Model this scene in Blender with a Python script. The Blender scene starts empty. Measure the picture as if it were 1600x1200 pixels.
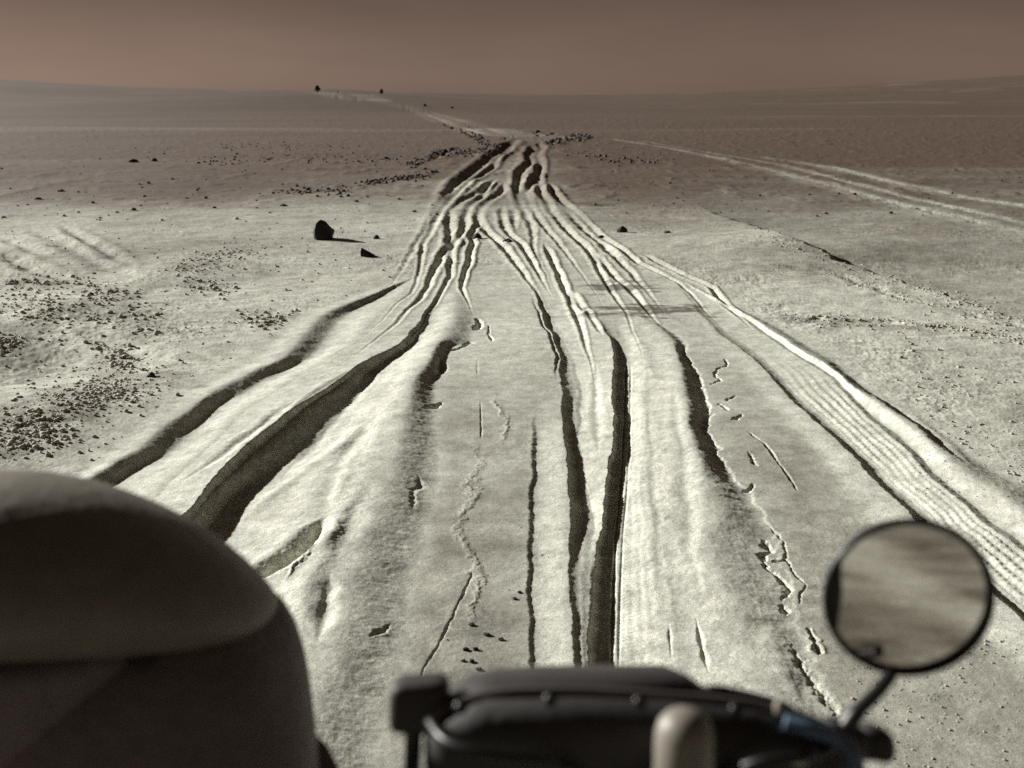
import bpy, bmesh, math, random
import numpy as np
from mathutils import Vector, Matrix

# ------------------------------------------------------------------ camera, sky, sun, exposure
S = bpy.context.scene
COL = S.collection
R = math.radians
CAM_H = 1.6
FPX = 1556.0                      # focal length in pixels of the 1600 px wide photograph
PITCH = math.atan(450.0 / FPX)    # level horizon at y = 150 of 1200
cam = bpy.data.objects.new("camera", bpy.data.cameras.new("camera"))
COL.objects.link(cam)
cam.location = (0, 0, CAM_H)
cam.rotation_euler = (math.pi / 2 - PITCH, 0, 0)
cam.data.sensor_width = 36.0
cam.data.lens = 36.0 * FPX / 1600.0
cam.data.clip_start = 0.02
cam.data.clip_end = 6000
cam.data.dof.use_dof = True
cam.data.dof.focus_distance = 5.2
cam.data.dof.aperture_fstop = 4.2
S.camera = cam

SUN_EL = R(19)
SUN_AZ = R(-60)                   # from straight ahead (+Y), negative is to the left
sun_dir = Vector((math.sin(SUN_AZ) * math.cos(SUN_EL), math.cos(SUN_AZ) * math.cos(SUN_EL), math.sin(SUN_EL)))
W = bpy.data.worlds.new("World")
S.world = W
W.use_nodes = True
wn, wl = W.node_tree.nodes, W.node_tree.links
wn.clear()
wo = wn.new("ShaderNodeOutputWorld")
bg = wn.new("ShaderNodeBackground")
sky = wn.new("ShaderNodeTexSky")
sky.sky_type = 'NISHITA'
sky.sun_disc = False
sky.sun_elevation = SUN_EL
sky.sun_rotation = SUN_AZ
sky.air_density = 1.0
sky.dust_density = 1.0
bw = wn.new("ShaderNodeRGBToBW")
tint = wn.new("ShaderNodeMix")
tint.data_type = 'RGBA'
tint.blend_type = 'MULTIPLY'
tint.inputs[0].default_value = 1.0
tint.inputs[7].default_value = (1.0, 0.69, 0.535, 1)
wl.new(sky.outputs[0], bw.inputs[0])
flat = wn.new("ShaderNodeMath")          # dust evens the sky out
flat.operation = 'POWER'
flat.inputs[1].default_value = .45
wl.new(bw.outputs[0], flat.inputs[0])
wtc = wn.new("ShaderNodeTexCoord")
wsep = wn.new("ShaderNodeSeparateXYZ")
wl.new(wtc.outputs["Generated"], wsep.inputs[0])
fall = wn.new("ShaderNodeValToRGB")      # dust hangs low: pale along the horizon, deep overhead
fall.color_ramp.elements[0].position = 0.0
fall.color_ramp.elements[0].color = (1, 1, 1, 1)
fall.color_ramp.elements[1].position = .6
fall.color_ramp.elements[1].color = (.20, .20, .20, 1)
e_ = fall.color_ramp.elements.new(.10)
e_.color = (.55, .55, .55, 1)
wl.new(wsep.outputs[2], fall.inputs[0])
dust = wn.new("ShaderNodeTexNoise")      # uneven dust in the air
dust.inputs["Scale"].default_value = 3.2
dust.inputs["Detail"].default_value = 4
dust.inputs["Roughness"].default_value = .55
dmap = wn.new("ShaderNodeMapping")
dmap.inputs["Scale"].default_value = (1, 1, 3.5)
wl.new(wtc.outputs["Generated"], dmap.inputs[0])
wl.new(dmap.outputs[0], dust.inputs["Vector"])
dm = wn.new("ShaderNodeMath")
dm.operation = 'MULTIPLY_ADD'
dm.inputs[1].default_value = .5
dm.inputs[2].default_value = .75
wl.new(dust.outputs[0], dm.inputs[0])
dmul = wn.new("ShaderNodeMath")
dmul.operation = 'MULTIPLY'
wl.new(dm.outputs[0], dmul.inputs[0])
wl.new(flat.outputs[0], dmul.inputs[1])
deep = wn.new("ShaderNodeMath")
deep.operation = 'MULTIPLY'
wl.new(dmul.outputs[0], deep.inputs[0])
wl.new(fall.outputs[0], deep.inputs[1])
wl.new(deep.outputs[0], tint.inputs[6])
wl.new(tint.outputs[2], bg.inputs[0])
bg.inputs[1].default_value = 0.068
wl.new(bg.outputs[0], wo.inputs[0])

sl = bpy.data.lights.new("sun", 'SUN')
sl.energy = 5.0
sl.angle = R(1.0)
sl.color = (1.0, 0.975, 0.93)
sun = bpy.data.objects.new("sun", sl)
COL.objects.link(sun)
sun.rotation_euler = sun_dir.to_track_quat('Z', 'Y').to_euler()
sun.location = sun_dir * 30

S.view_settings.view_transform = 'Standard'
S.view_settings.look = 'None'
S.view_settings.exposure = 0.64
S.view_settings.gamma = 1.0
S.cycles.use_denoising = False

random.seed(7)
RNG = np.random.default_rng(11)

# ------------------------------------------------------------------ helpers: photograph -> ground
CP, SP = math.cos(PITCH), math.sin(PITCH)


def G(u, v, z=0.0):
    """where the photograph's pixel (u, v) meets the level z"""
    dx = (np.asarray(u, float) - 800) / FPX
    dy = -(np.asarray(v, float) - 600) / FPX
    wy = CP + dy * SP
    wz = dy * CP - SP
    t = (np.asarray(z, float) - CAM_H) / wz
    return dx * t, wy * t


def P(u, v, d):
    """the point at optical depth d metres on the pixel (u, v)"""
    dx = (u - 800) / FPX
    dy = -(v - 600) / FPX
    return Vector((dx * d, (CP + dy * SP) * d, CAM_H + (dy * CP - SP) * d))


def proj(x, y, z=0.0):
    zc = y * CP - (z - CAM_H) * SP
    yc = y * SP + (z - CAM_H) * CP
    zc = np.where(zc < 0.05, 0.05, zc)
    return 800 + FPX * x / zc, 600 - FPX * yc / zc


# ------------------------------------------------------------------ numpy noise
_perm = np.random.default_rng(5).permutation(4096)
_ang = np.random.default_rng(6).random(4096) * 2 * np.pi
_gx, _gy = np.cos(_ang), np.sin(_ang)


def perlin(x, y, seed=0):
    xi = np.floor(x).astype(np.int64)
    yi = np.floor(y).astype(np.int64)
    fx = x - xi
    fy = y - yi
    u = fx * fx * fx * (fx * (fx * 6 - 15) + 10)
    w = fy * fy * fy * (fy * (fy * 6 - 15) + 10)

    def g(ix, iy, dx, dy):
        h = _perm[(_perm[(ix + seed * 57) & 4095] + iy) & 4095]
        return _gx[h] * dx + _gy[h] * dy
    a = g(xi, yi, fx, fy)
    b = g(xi + 1, yi, fx - 1, fy)
    c = g(xi, yi + 1, fx, fy - 1)
    d = g(xi + 1, yi + 1, fx - 1, fy - 1)
    return (a + u * (b - a) + w * ((c + u * (d - c)) - (a + u * (b - a)))) * 1.5


def fbm(x, y, scale, octaves=4, rough=0.5, seed=0):
    out = np.zeros_like(x)
    a, f = 1.0, 1.0 / scale
    for o in range(octaves):
        out += a * perlin(x * f + 13.7 * o, y * f - 7.1 * o, seed + o)
        a *= rough
        f *= 2.03
    return out


def sstep(a, b, x):
    t = np.clip((x - a) / (b - a), 0, 1)
    return t * t * (3 - 2 * t)


def pchip(xs, ys, xq):
    xs = np.asarray(xs, float)
    ys = np.asarray(ys, float)
    o = np.argsort(xs)
    xs, ys = xs[o], ys[o]
    h = np.diff(xs)
    d = np.diff(ys) / h
    m = np.zeros_like(ys)
    for i in range(1, len(xs) - 1):
        if d[i - 1] * d[i] > 0:
            w1, w2 = 2 * h[i] + h[i - 1], h[i] + 2 * h[i - 1]
            m[i] = (w1 + w2) / (w1 / d[i - 1] + w2 / d[i])
    m[0], m[-1] = d[0], d[-1]
    xc = np.clip(xq, xs[0], xs[-1])
    k = np.clip(np.searchsorted(xs, xc) - 1, 0, len(xs) - 2)
    t = (xc - xs[k]) / h[k]
    t2, t3 = t * t, t * t * t
    r = (2 * t3 - 3 * t2 + 1) * ys[k] + (t3 - 2 * t2 + t) * h[k] * m[k] + (-2 * t3 + 3 * t2) * ys[k + 1] + (t3 - t2) * h[k] * m[k + 1]
    return r + np.where(xq > xs[-1], (xq - xs[-1]) * d[-1], 0) + np.where(xq < xs[0], (xq - xs[0]) * d[0], 0)


# ------------------------------------------------------------------ the ruts of the near track, as lines on the ground
# every line: [(photo y, photo x, height)], from left to right; "ease" says how the ground runs from it to the next line
LINES = [
    ("c", [(460, 557, 0), (500, 458, -0.012), (550, 409, -0.028), (600, 319, -0.04), (650, 240, -0.04042), (700, 176, -0.04083), (740, 126.32, -0.04117), (800, 46.8, -0.04167), (900, -102.4, -0.0425), (1200, -370, -0.045)]),
    ("c", [(460, 582, 0.006), (500, 490, -0.002), (550, 450, -0.012), (600, 352, -0.026), (650, 280, -0.02633), (700, 215, -0.02667), (740, 150, -0.02693), (800, 70, -0.02733), (900, -75, -0.028), (1200, -330, -0.03)]),
    ("c", [(460, 600, -0.018), (500, 536, -0.036), (550, 494, -0.048), (600, 404, -0.058), (650, 326, -0.064), (700, 276, -0.06455), (740, 204.16, -0.06498), (800, 128.4, -0.06564), (900, -1.2, -0.06673), (1200, -250, -0.07)]),
    ("l", [(460, 628, 0), (500, 585, -0.004), (530, 560, -0.01), (560, 515, -0.016), (600, 450, -0.022), (650, 375, -0.023), (700, 325, -0.024), (740, 282, -0.024), (790, 235, -0.024), (900, 120, -0.024), (1200, -130, -0.024)]),
    ("q", [(460, 684, 0), (500, 656, 0.006), (530, 632, 0.008), (560, 579, 0.012), (600, 516, 0.014), (650, 441, 0.016), (700, 381, 0.01618), (740, 339, 0.01633), (790, 298, 0.01651), (900, 190, 0.01691), (1200, -60, 0.018)]),
    ("c", [(460, 688, -0.006), (500, 664, -0.008), (530, 642.5, -0.01), (560, 592, -0.012), (600, 531, -0.016), (650, 463, -0.018), (700, 408, -0.01818), (740, 363.6, -0.01833), (790, 311.6, -0.01851), (900, 225.5, -0.01891), (1200, 0, -0.02)]),
    ("c", [(460, 691, -0.004), (500, 669, -0.016), (530, 650, -0.024), (560, 606, -0.034), (600, 562, -0.047), (650, 522, -0.054), (700, 475, -0.062), (740, 420, -0.06248), (790, 352, -0.06308), (830, 322, -0.06356), (900, 282, -0.0644), (1200, 60, -0.068)]),
    ("c", [(455, 712, 0), (480, 711, 0.012), (500, 708, 0.02), (530, 690, 0.026), (560, 668, 0.032), (600, 645, 0.035), (650, 628, 0.035), (700, 618, 0.035), (750, 604, 0.03433), (800, 584, 0.03367), (850, 560, 0.033), (900, 546.429, 0.03229), (950, 532.857, 0.03157), (1000, 514.286, 0.03086), (1050, 496.714, 0.03014), (1200, 460, 0.028)]),
    ("c", [(455, 720, 0), (480, 737, 0), (500, 747, -0.006), (530, 737.5, -0.006), (545, 703.25, -0.006), (570, 696.5, -0.006), (600, 684, -0.004), (650, 680, 0), (700, 686, 0), (750, 686.6, 0), (800, 675.2, 0), (850, 659.8, 0), (900, 649.257, 0), (950, 640.714, 0), (1000, 632.171, 0), (1050, 621.629, 0), (1200, 586, 0)]),
    ("c", [(460, 828, 0), (500, 842, .01), (550, 864, .012), (600, 868, .0), (640, 834, 0), (700, 832, 0), (800, 824, 0), (900, 824, 0), (1000, 824, 0), (1200, 824, 0)]),
    ("c", [(460, 832, 0), (500, 845, 0), (550, 868, 0), (600, 871, 0), (640, 841, 0), (700, 842, -0.009), (750, 837, -0.0085), (800, 834, -0.008), (900, 834, -0.0075), (1000, 834, -0.007), (1200, 834, -0.006)]),
    ("q", [(460, 838, 0), (500, 849, 0.004), (550, 872, 0.002), (600, 877, 0), (650, 880, 0.003), (700, 884, 0.008), (750, 887, 0.0078), (800, 890, 0.0076), (900, 892, 0.0072), (1000, 894, 0.0068), (1200, 896, 0.006)]),
    ("c", [(460, 845, -0.012), (500, 860, -0.022), (530, 875, -0.019), (550, 885, -0.017), (600, 898, -0.022), (650, 900, -0.023), (700, 897, -0.019), (750, 903, -0.0205), (800, 910, -0.022), (850, 911, -0.011), (900, 910, -0.003), (1000, 908, -0.003), (1200, 908, -0.003)]),
    ("l", [(460, 850, -0.01), (500, 866, -0.022), (530, 881, -0.0196), (550, 890, -0.018), (600, 906, -0.024), (650, 909, -0.026), (680, 905, -0.023), (700, 907, -0.021), (750, 915, -0.0225), (800, 925, -0.024), (850, 926, -0.014), (900, 924, -0.006), (1000, 918, -0.006), (1200, 918, -0.006)]),
    ("q", [(460, 890, 0), (500, 930, 0.008), (530, 955, 0.012), (550, 958, 0.014), (600, 957, 0.015), (650, 957, 0.0105), (700, 956, 0.006), (750, 950, 0), (800, 942, -0.006), (850, 935, -0.011), (900, 928, -0.01), (950, 924, -0.01), (1000, 921, -0.01), (1200, 921, -0.01)]),
    ("l", [(460, 932, 0), (500, 956, 0.002), (520, 963, -0.004), (540, 966, -0.014), (600, 965, -0.02), (650, 963, -0.024), (700, 962, -0.028), (750, 957, -0.032), (800, 950, -0.036), (850, 945, -0.036), (900, 940, -0.036), (950, 938, -0.036), (1000, 936, -0.036), (1200, 936, -0.036)]),
    ("c", [(460, 936, 0), (500, 960, 0.002), (530, 974, -0.01), (550, 976, -0.016), (600, 974, -0.022), (650, 971, -0.026), (700, 968, -0.03), (750, 964, -0.034), (800, 957, -0.038), (850, 954, -0.038), (900, 951, -0.038), (950, 950, -0.038), (1000, 949, -0.038), (1200, 949, -0.038)]),
    ("c", [(460, 950, 0), (500, 985, 0.006), (550, 1012, 0.01), (600, 1018, 0.01), (700, 1028, 0.01), (800, 1036, 0.006), (900, 1044, -0.004), (1000, 1058, -0.006), (1200, 1090, -0.01)]),
    ("c", [(460, 975, 0), (495, 1000, 0.008), (515, 1034, 0.016), (530, 1047, 0.02029), (550, 1056, 0.026), (600, 1066, 0.032), (650, 1074, 0.033), (700, 1086, 0.034), (750, 1102, 0.032), (800, 1114, 0.028), (850, 1112, 0.022), (900, 1124, 0.02), (950, 1144, 0.017), (1000, 1167, 0.014), (1050, 1190, 0.013), (1200, 1240, 0.01)]),
    ("l", [(460, 982, 0), (500, 1020, 0), (530, 1064, -0.002), (560, 1074, -0.006), (580, 1088, -0.006857), (600, 1097, -0.007714), (630, 1104, -0.009), (650, 1111, -0.007286), (665, 1103, -0.006), (700, 1118, -0.006), (740, 1136.4, -0.004857), (770, 1166.2, -0.004), (820, 1199.5, -0.003091), (880, 1216, -0.002), (965, 1240.12, -0.002), (1050, 1274.25, -0.002), (1200, 1336, -0.002)]),
    ("c", [(460, 986, 0), (500, 1025, 0), (530, 1068, 0), (560, 1078, 0), (580, 1092, 0), (600, 1101, 0), (630, 1108, 0), (650, 1115, 0), (665, 1107, 0), (700, 1122, 0), (740, 1141.4, 0), (770, 1172.2, 0), (820, 1205.5, 0), (880, 1223, 0), (965, 1248.12, 0), (1050, 1283.25, 0), (1200, 1346, 0)]),
    ("c", [(460, 1040, 0), (500, 1080, 0), (540, 1115, 0), (570, 1150, 0), (620, 1190, 0), (660, 1230, 0), (700, 1265, 0), (750, 1305, 0), (800, 1345, 0), (900, 1435, 0), (1000, 1540, 0), (1200, 1740, 0)]),
    ("q", [(460, 1070, 0.002), (500, 1103, 0.003333), (520, 1124, 0.004), (545, 1157, 0.00525), (575, 1194, 0.00675), (620, 1232, 0.0088), (660, 1279, 0.0104), (700, 1322, 0.012), (750, 1370, 0.0122), (800, 1422, 0.0124), (850, 1470, 0.0126), (900, 1520, 0.0128), (960, 1585, 0.01304), (1000, 1625, 0.0132), (1200, 1830, 0.014)]),
    ("l", [(440, 1058, -0.004), (460, 1082, -0.005), (500, 1117, -0.007), (520, 1138, -0.008333), (545, 1173, -0.01), (575, 1209, -0.0108), (620, 1247, -0.012), (660, 1295, -0.01214), (700, 1338, -0.01228), (746, 1384, -0.01243), (790, 1433, -0.01259), (850, 1490, -0.01279), (900, 1538, -0.01297), (960, 1602, -0.01317), (1200, 1852, -0.014)]),
    ("l", [(460, 1098, 0.0), (500, 1163, .005), (540, 1220, .008), (595, 1302, .012), (653, 1357, .016), (700, 1412, .02), (750, 1461, .02), (811, 1529, .02), (846, 1580, .02), (900, 1648, .02), (1200, 1960, .02)]),
    ("c", [(460, 1101, 0.0), (500, 1168, -.004), (540, 1226, -.004), (595, 1309, 0), (653, 1366, .004), (700, 1422, .006), (750, 1472, .006), (811, 1542, .006), (846, 1594, .006), (900, 1664, .006), (1200, 1980, .006)]),
    ("c", [(460, 1106, 0.012), (500, 1180, 0.019), (540, 1241, 0.026), (564, 1281, 0.02792), (600, 1328, 0.0308), (640, 1388, 0.034), (690, 1452, 0.03454), (740, 1514, 0.03507), (770, 1565, 0.03539), (850, 1650, 0.03625), (1200, 2080, 0.04)]),
    ("c", [(460, 1112, 0), (505, 1204, .0), (540, 1264, 0), (564, 1305, 0), (588, 1330, 0), (612, 1362, 0), (640, 1424, 0), (690, 1490, 0), (735, 1555, 0), (770, 1625, 0), (850, 1715, 0), (1200, 2200, 0)]),
]
LX, LZ, LE = [], [], []
for ease, pts in LINES:
    v = [p[0] for p in pts]
    z = np.array([p[2] for p in pts], float)
    x, y = G([p[1] for p in pts], v, z)
    LX.append((y, x))
    LZ.append((y, z))
    LE.append(ease)
YT = np.linspace(1.2, 9.4, 2600)
TX = np.array([pchip(y, x, YT) for y, x in LX])
TZ = np.array([pchip(y, z, np.clip(YT, y.min(), y.max())) for y, z in LZ])
for i in range(1, len(TX)):
    TX[i] = np.maximum(TX[i], TX[i - 1] + 0.0012)


def near_ruts(x, y):
    out = np.zeros_like(x)
    m = (y > 1.2) & (y < 9.3) & (x > -6.5) & (x < 4)
    xx, yy = x[m], y[m]
    k = (yy - YT[0]) / (YT[1] - YT[0])
    k0 = np.clip(k.astype(int), 0, len(YT) - 2)
    fr = k - k0
    JAG = .020 * fbm(yy * 1.0, np.zeros_like(yy) + 3.3, .11, 4, .6, 401) * sstep(1.5, 2.5, yy)
    r = np.zeros_like(xx)
    x0 = TX[0][k0] * (1 - fr) + TX[0][k0 + 1] * fr
    z0 = TZ[0][k0] * (1 - fr) + TZ[0][k0 + 1] * fr
    out_l = xx < x0
    r[out_l] = z0[out_l] * np.exp(-((x0 - xx)[out_l] / 1.3) ** 2)
    xa = TX[0][k0] * (1 - fr) + TX[0][k0 + 1] * fr
    for i in range(len(TX) - 1):
        xb = TX[i + 1][k0] * (1 - fr) + TX[i + 1][k0 + 1] * fr
        if i + 1 in (19, 20):
            xb = np.maximum(xb + JAG, xa + .001)
        elif i + 1 == 8:
            xb = np.maximum(xb - .7 * JAG, xa + .001)
        s = (xx >= xa) & (xx < xb)
        if s.any():
            t = (xx[s] - xa[s]) / (xb[s] - xa[s])
            e = LE[i]
            if e == "c":
                t = t * t * (3 - 2 * t)
            elif e == "q":
                t = 1 - (1 - t) ** 2
            za = TZ[i][k0[s]] * (1 - fr[s]) + TZ[i][k0[s] + 1] * fr[s]
            zb = TZ[i + 1][k0[s]] * (1 - fr[s]) + TZ[i + 1][k0[s] + 1] * fr[s]
            zz_ = za + t * (zb - za)
            if i == 23:          # moulded tread of the right wheel track: ribs cut by cross grooves
                yv = yy[s]
                rib = np.cos(2 * np.pi * 5.0 * t)
                lug = np.cos(2 * np.pi * (yv / .036 + .5 * np.floor(5.0 * t + .5)))
                zz_ = zz_ + (.0023 * rib + .0014 * lug * (rib > -.2)) * np.clip(.75 + .6 * fbm(xx[s], yv, .5, 3, .5, 411), .1, 1.1) * (1 - sstep(5.0, 6.5, yv)) * sstep(0, .12, t) * (1 - sstep(.85, 1, t))
            if i == 16:          # faint tread marks on the bank beside the centre rut
                yv = yy[s]
                zz_ = zz_ + (.0008 * np.cos(2 * np.pi * yv / .022) * np.exp(-t * 2.2) + .0005 * np.cos(t * 30)) * np.clip(.6 + fbm(xx[s], yv, .6, 3, .5, 421), 0, 1) * (1 - sstep(4.4, 6, yv)) * sstep(0, .1, t)
            r[s] = zz_
        xa = xb
    out[m] = r * (1 - sstep(8.2, 9.2, yy))
    return out


def zoomed(x0, y0, s, pts):
    return [(x0 + a / s, y0 + b / s) for a, b in pts]


# ---- further grooves: (pixels, half width in m, depth in m, berm share); ends taper
GROOVES = []


def groove(pts, w, d, berm=.25, taper=.12, rough=0.12):
    GROOVES.append((pts, w, d, berm, taper, rough))


Z1 = lambda pts: zoomed(560, 320, 5.333, pts)
Z2 = lambda pts: zoomed(800, 320, 4.444, pts)
Z7 = lambda pts: zoomed(680, 190, 6.667, pts)
# the bundle of wheel marks, running on from the near ruts to the head of the track
TRACKS = [
    ([(520, 512), (548, 493), (571, 476), (592, 460), (612, 444), (635, 410), (650, 384), (659, 372), (671, 355), (680, 339), (690, 322), (702, 303), (710, 290), (725, 278), (746, 263), (764, 251), (773, 242), (785, 241), (791, 233), (809, 222)], 1.55, 1.15),
    ([(400, 655), (480, 592), (550, 540), (597, 500), (620, 474), (642, 459), (650, 445), (656, 421), (661, 382), (672, 366), (679, 351), (690, 331), (710, 303), (722, 293), (735, 282), (752, 275), (770, 263), (777, 248), (795, 239), (803, 231)], .8, .75),
    ([(440, 640), (520, 580), (580, 535), (616, 508), (637, 484), (656, 468), (670, 446), (676, 428), (686, 410), (695, 395), (704, 382), (704, 369), (701, 348), (703, 330), (722, 312), (739, 304), (752, 296), (762, 288), (780, 279)], .95, .85),
    ([(560, 590), (610, 555), (640, 525), (655, 512), (667, 489), (682, 470), (689, 455), (703, 432), (704, 402), (708, 384), (726, 357), (727, 340), (735, 320), (752, 308), (759, 292), (768, 283), (784, 277)], .8, .8),
    ([(746, 507), (736, 483), (729, 466), (721, 450), (724, 436), (727, 424), (734, 410), (735, 393), (740, 381), (735, 369), (744, 355), (750, 342)], .65, .7),
    ([(880, 534), (867, 511), (852, 483), (836, 451), (811, 417), (792, 393), (779, 378), (759, 361), (746, 343), (748, 328), (762, 314), (776, 305), (786, 296), (787, 284)], .9, .8),
    ([(872, 480), (855, 450), (838, 420), (822, 393), (811, 378), (800, 371), (789, 357), (783, 333), (786, 318)], .7, .6),
    ([(806, 362), (804, 345), (803, 325)], .7, .5),
    ([(884, 480), (866, 460), (858, 442), (850, 423), (837, 400), (833, 382), (832, 365), (830, 348), (822, 339), (816, 322), (813, 308), (810, 292), (813, 270), (820, 263), (831, 256), (828, 244), (834, 239), (833, 229)], 1.1, 1.0),
    ([(935, 620), (922, 560), (905, 500), (884, 455), (872, 425), (862, 405), (850, 380)], .7, .6),
    ([(972, 540), (960, 512), (948, 488), (934, 462), (917, 439), (903, 420), (890, 403), (867, 374), (845, 347), (829, 324), (825, 310), (822, 298), (836, 280), (843, 271), (844, 256), (840, 245), (846, 236), (841, 230), (850, 226)], .9, .85),
    ([(1010, 620), (1002, 550), (978, 490), (948, 442), (935, 421), (930, 408), (917, 390), (899, 374), (883, 356), (861, 329), (855, 312), (843, 300), (842, 286), (846, 270)], .8, .75),
    ([(1060, 520), (1025, 470), (985, 425), (945, 388), (921, 365), (906, 349), (890, 331), (876, 314), (864, 300), (862, 286)], 1.0, .8),
    ([(1175, 545), (1135, 520), (1100, 482), (1079, 457), (1056, 439), (1030, 427), (996, 412), (971, 394), (953, 383), (939, 372), (925, 356), (905, 335), (882, 316), (866, 300), (858, 284)], .75, .75),
    ([(1190, 530), (1155, 495), (1128, 470), (1112, 448), (1092, 440), (1040, 418), (1000, 398)], .7, .5),
    ([(905, 494), (911, 484), (899, 468), (890, 455)], .9, .6),
    ([(946, 531), (937, 518), (926, 500), (915, 480)], .6, .35),
    ([(1045, 530), (1020, 495), (1000, 470), (985, 452), (960, 432), (925, 392)], .7, .45),
]
for pts, wk, dk in TRACKS:
    GROOVES.append((pts, -.037 * wk, .031 * dk, .75, .14, .12))
for pts, w, d in [
    ([(60, 20), (200, 60), (330, 100), (420, 180), (520, 215), (640, 225)], .16, .16),
    ([(860, 190), (760, 200), (690, 230)], .12, .08),
    ([(1040, 95), (1060, 150), (1100, 200)], .12, .10),
    ([(1130, 190), (1220, 160), (1260, 110)], .15, .18),
    ([(1180, 270), (1280, 230), (1380, 205)], .18, .25),
    ([(0, 400), (60, 350), (130, 320), (260, 290), (400, 300)], .16, .22),
    ([(330, 350), (400, 370), (520, 350)], .15, .15),
]:
    groove(Z7(pts), w, d, .4, .15, .8)
# pale tracks at the right, barely sunk
for pts in ([(960, 221), (1040, 232), (1130, 250), (1200, 266), (1300, 290), (1400, 318), (1500, 340), (1640, 372)],
            [(1000, 222), (1100, 238), (1220, 258), (1320, 282), (1420, 308), (1520, 330), (1640, 356)],
            [(1190, 246), (1300, 262), (1400, 286), (1500, 306), (1640, 326)]):
    groove(pts, .12, .022, .6, .1, .4)
# cracks and broken crust
groove([(746, 560), (746, 585)], .003, .006, 0)
groove([(751, 625), (752, 690)], .0032, .007, 0, .2, .6)
groove([(738, 890), (730, 915), (716, 945), (700, 975), (684, 1010), (668, 1035), (655, 1060)], .0035, .008, 0, .05, .9)
Z5 = lambda pts: zoomed(800, 480, 4.0, pts)
groove(Z5([(1325, 320), (1345, 370), (1280, 385), (1270, 430), (1300, 455), (1225, 490)]), .006, .016, .0, .1, 1.2)
groove(Z5([(1395, 550), (1335, 590)]), .008, .018, .0, .35, 1)
groove(Z5([(1300, 605), (1340, 625), (1350, 640)]), .008, .015, .25, .05, 1)
groove(Z5([(1440, 660), (1400, 695), (1350, 705)]), .009, .022, .0, .3, 1)
groove(Z5([(1465, 765), (1540, 820), (1600, 880)]), .005, .010, .1, .3, .8)
groove(Z5([(1460, 890), (1510, 950), (1550, 1000)]), .008, .020, .0, .35, .9)
groove(Z5([(1510, 1095), (1470, 1140), (1430, 1160)]), .009, .024, .0, .25, .9)
groove([(1190, 688), (1215, 720), (1248, 768)], .006, .01, .2, .1, .6)
Z9 = lambda pts: zoomed(960, 720, 3.0, pts)
groove(Z9([(660, 350), (710, 370), (725, 420), (690, 440), (700, 490), (745, 530), (765, 590), (745, 650)]), .010, .014, .0, .12, 1.2)
groove(Z9([(710, 290), (760, 340), (800, 400), (800, 460), (850, 530), (885, 575), (855, 620), (850, 690)]), .005, .008, .0, .12, 1.2)
groove(Z9([(735, 470), (800, 470)]), .007, .014, .3, .05, .8)
groove(Z9([(760, 660), (800, 730)]), .014, .02, .0, .3, .6)
groove(Z9([(900, 780), (960, 860), (970, 920)]), .008, .016, .3, .1, .8)
groove(Z9([(850, 860), (900, 980), (960, 1060), (1040, 1160), (1080, 1260)]), .014, .008, .2, .3, 1)
groove(Z9([(255, 740), (262, 840), (270, 930)]), .005, .004, .1, .4)
groove(Z9([(380, 720), (410, 860), (445, 1000)]), .008, .009, .1, .4)
groove(Z9([(730, 760), (760, 860), (810, 1000), (860, 1150)]), .05, -.008, .0, .3)
# long soft furrows along the sand ridges
for pts, w, d in [([(470, 622), (400, 672), (330, 722), (270, 760)], .030, .012), ([(560, 575), (500, 612), (440, 655)], .022, .008),
                  ([(600, 560), (545, 620), (480, 690), (420, 745)], .028, .006), ([(640, 560), (590, 640), (530, 720), (470, 790)], .05, .006), ([(580, 760), (545, 830), (520, 890)], .045, .006),
                  ([(1010, 560), (1020, 700), (1030, 850), (1045, 1000)], .03, .006), ([(1050, 600), (1068, 720), (1080, 860), (1100, 980)], .03, .006), ([(930, 560), (932, 640), (935, 720)], .02, .006),
                  ([(1360, 610), (1440, 672), (1520, 740)], .03, .012)]:
    groove(pts, w, d, .3, .35, .2)
# hollows by the central mound
groove([(514, 806), (494, 832), (468, 856), (436, 876), (398, 892), (355, 905)], .058, .058, .25, .3, .12)
groove([(590, 650), (552, 705), (526, 760), (505, 815), (478, 850)], .075, .017, .3, .4, .1)
groove([(499, 842), (480, 866), (462, 890), (440, 915)], .016, -.010, .0, .3, 1.0)
groove([(600, 640), (500, 706), (420, 762), (350, 812)], .07, -.016, .0, .35, .1)
groove([(560, 780), (510, 855), (478, 930), (468, 1010)], .07, -.018, .0, .35, .1)
groove([(519, 905), (517, 940), (508, 985), (494, 1022)], .03, .016, .0, .4, .1)
groove([(560, 690), (540, 740), (520, 800)], .04, -.012, .0, .3, .1)
Z6 = lambda pts: zoomed(440, 440, 4.0, pts)
groove(Z6([(1225, 225), (1230, 290), (1200, 300)]), .02, .04, .2, .1, .6)
groove(Z6([(1300, 270), (1295, 320), (1320, 370)]), .008, .018, .2, .1, .6)
groove(Z6([(1220, 380), (1170, 372), (1110, 415), (1030, 432)]), .014, .032, .0, .2, .6)
groove(Z6([(1000, 480), (985, 550), (955, 600)]), .022, .04, .0, .3, .5)
groove(Z6([(1025, 750), (960, 770), (870, 810)]), .018, .03, .0, .3, .7)
groove([(655, 745), (662, 765), (645, 775), (640, 800)], .014, .006, .2, .3, .8)
groove([(615, 975), (590, 995), (570, 1005)], .010, .006, .3, .3, .9)
groove([(750, 690), (744, 730), (738, 765), (724, 800), (720, 838), (734, 875), (748, 915), (741, 960), (736, 1000)], .016, -.0035, .0, .15, 1.4)
groove([(770, 620), (790, 660), (776, 700)], .012, -.004, .0, .2, 1.6)
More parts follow.
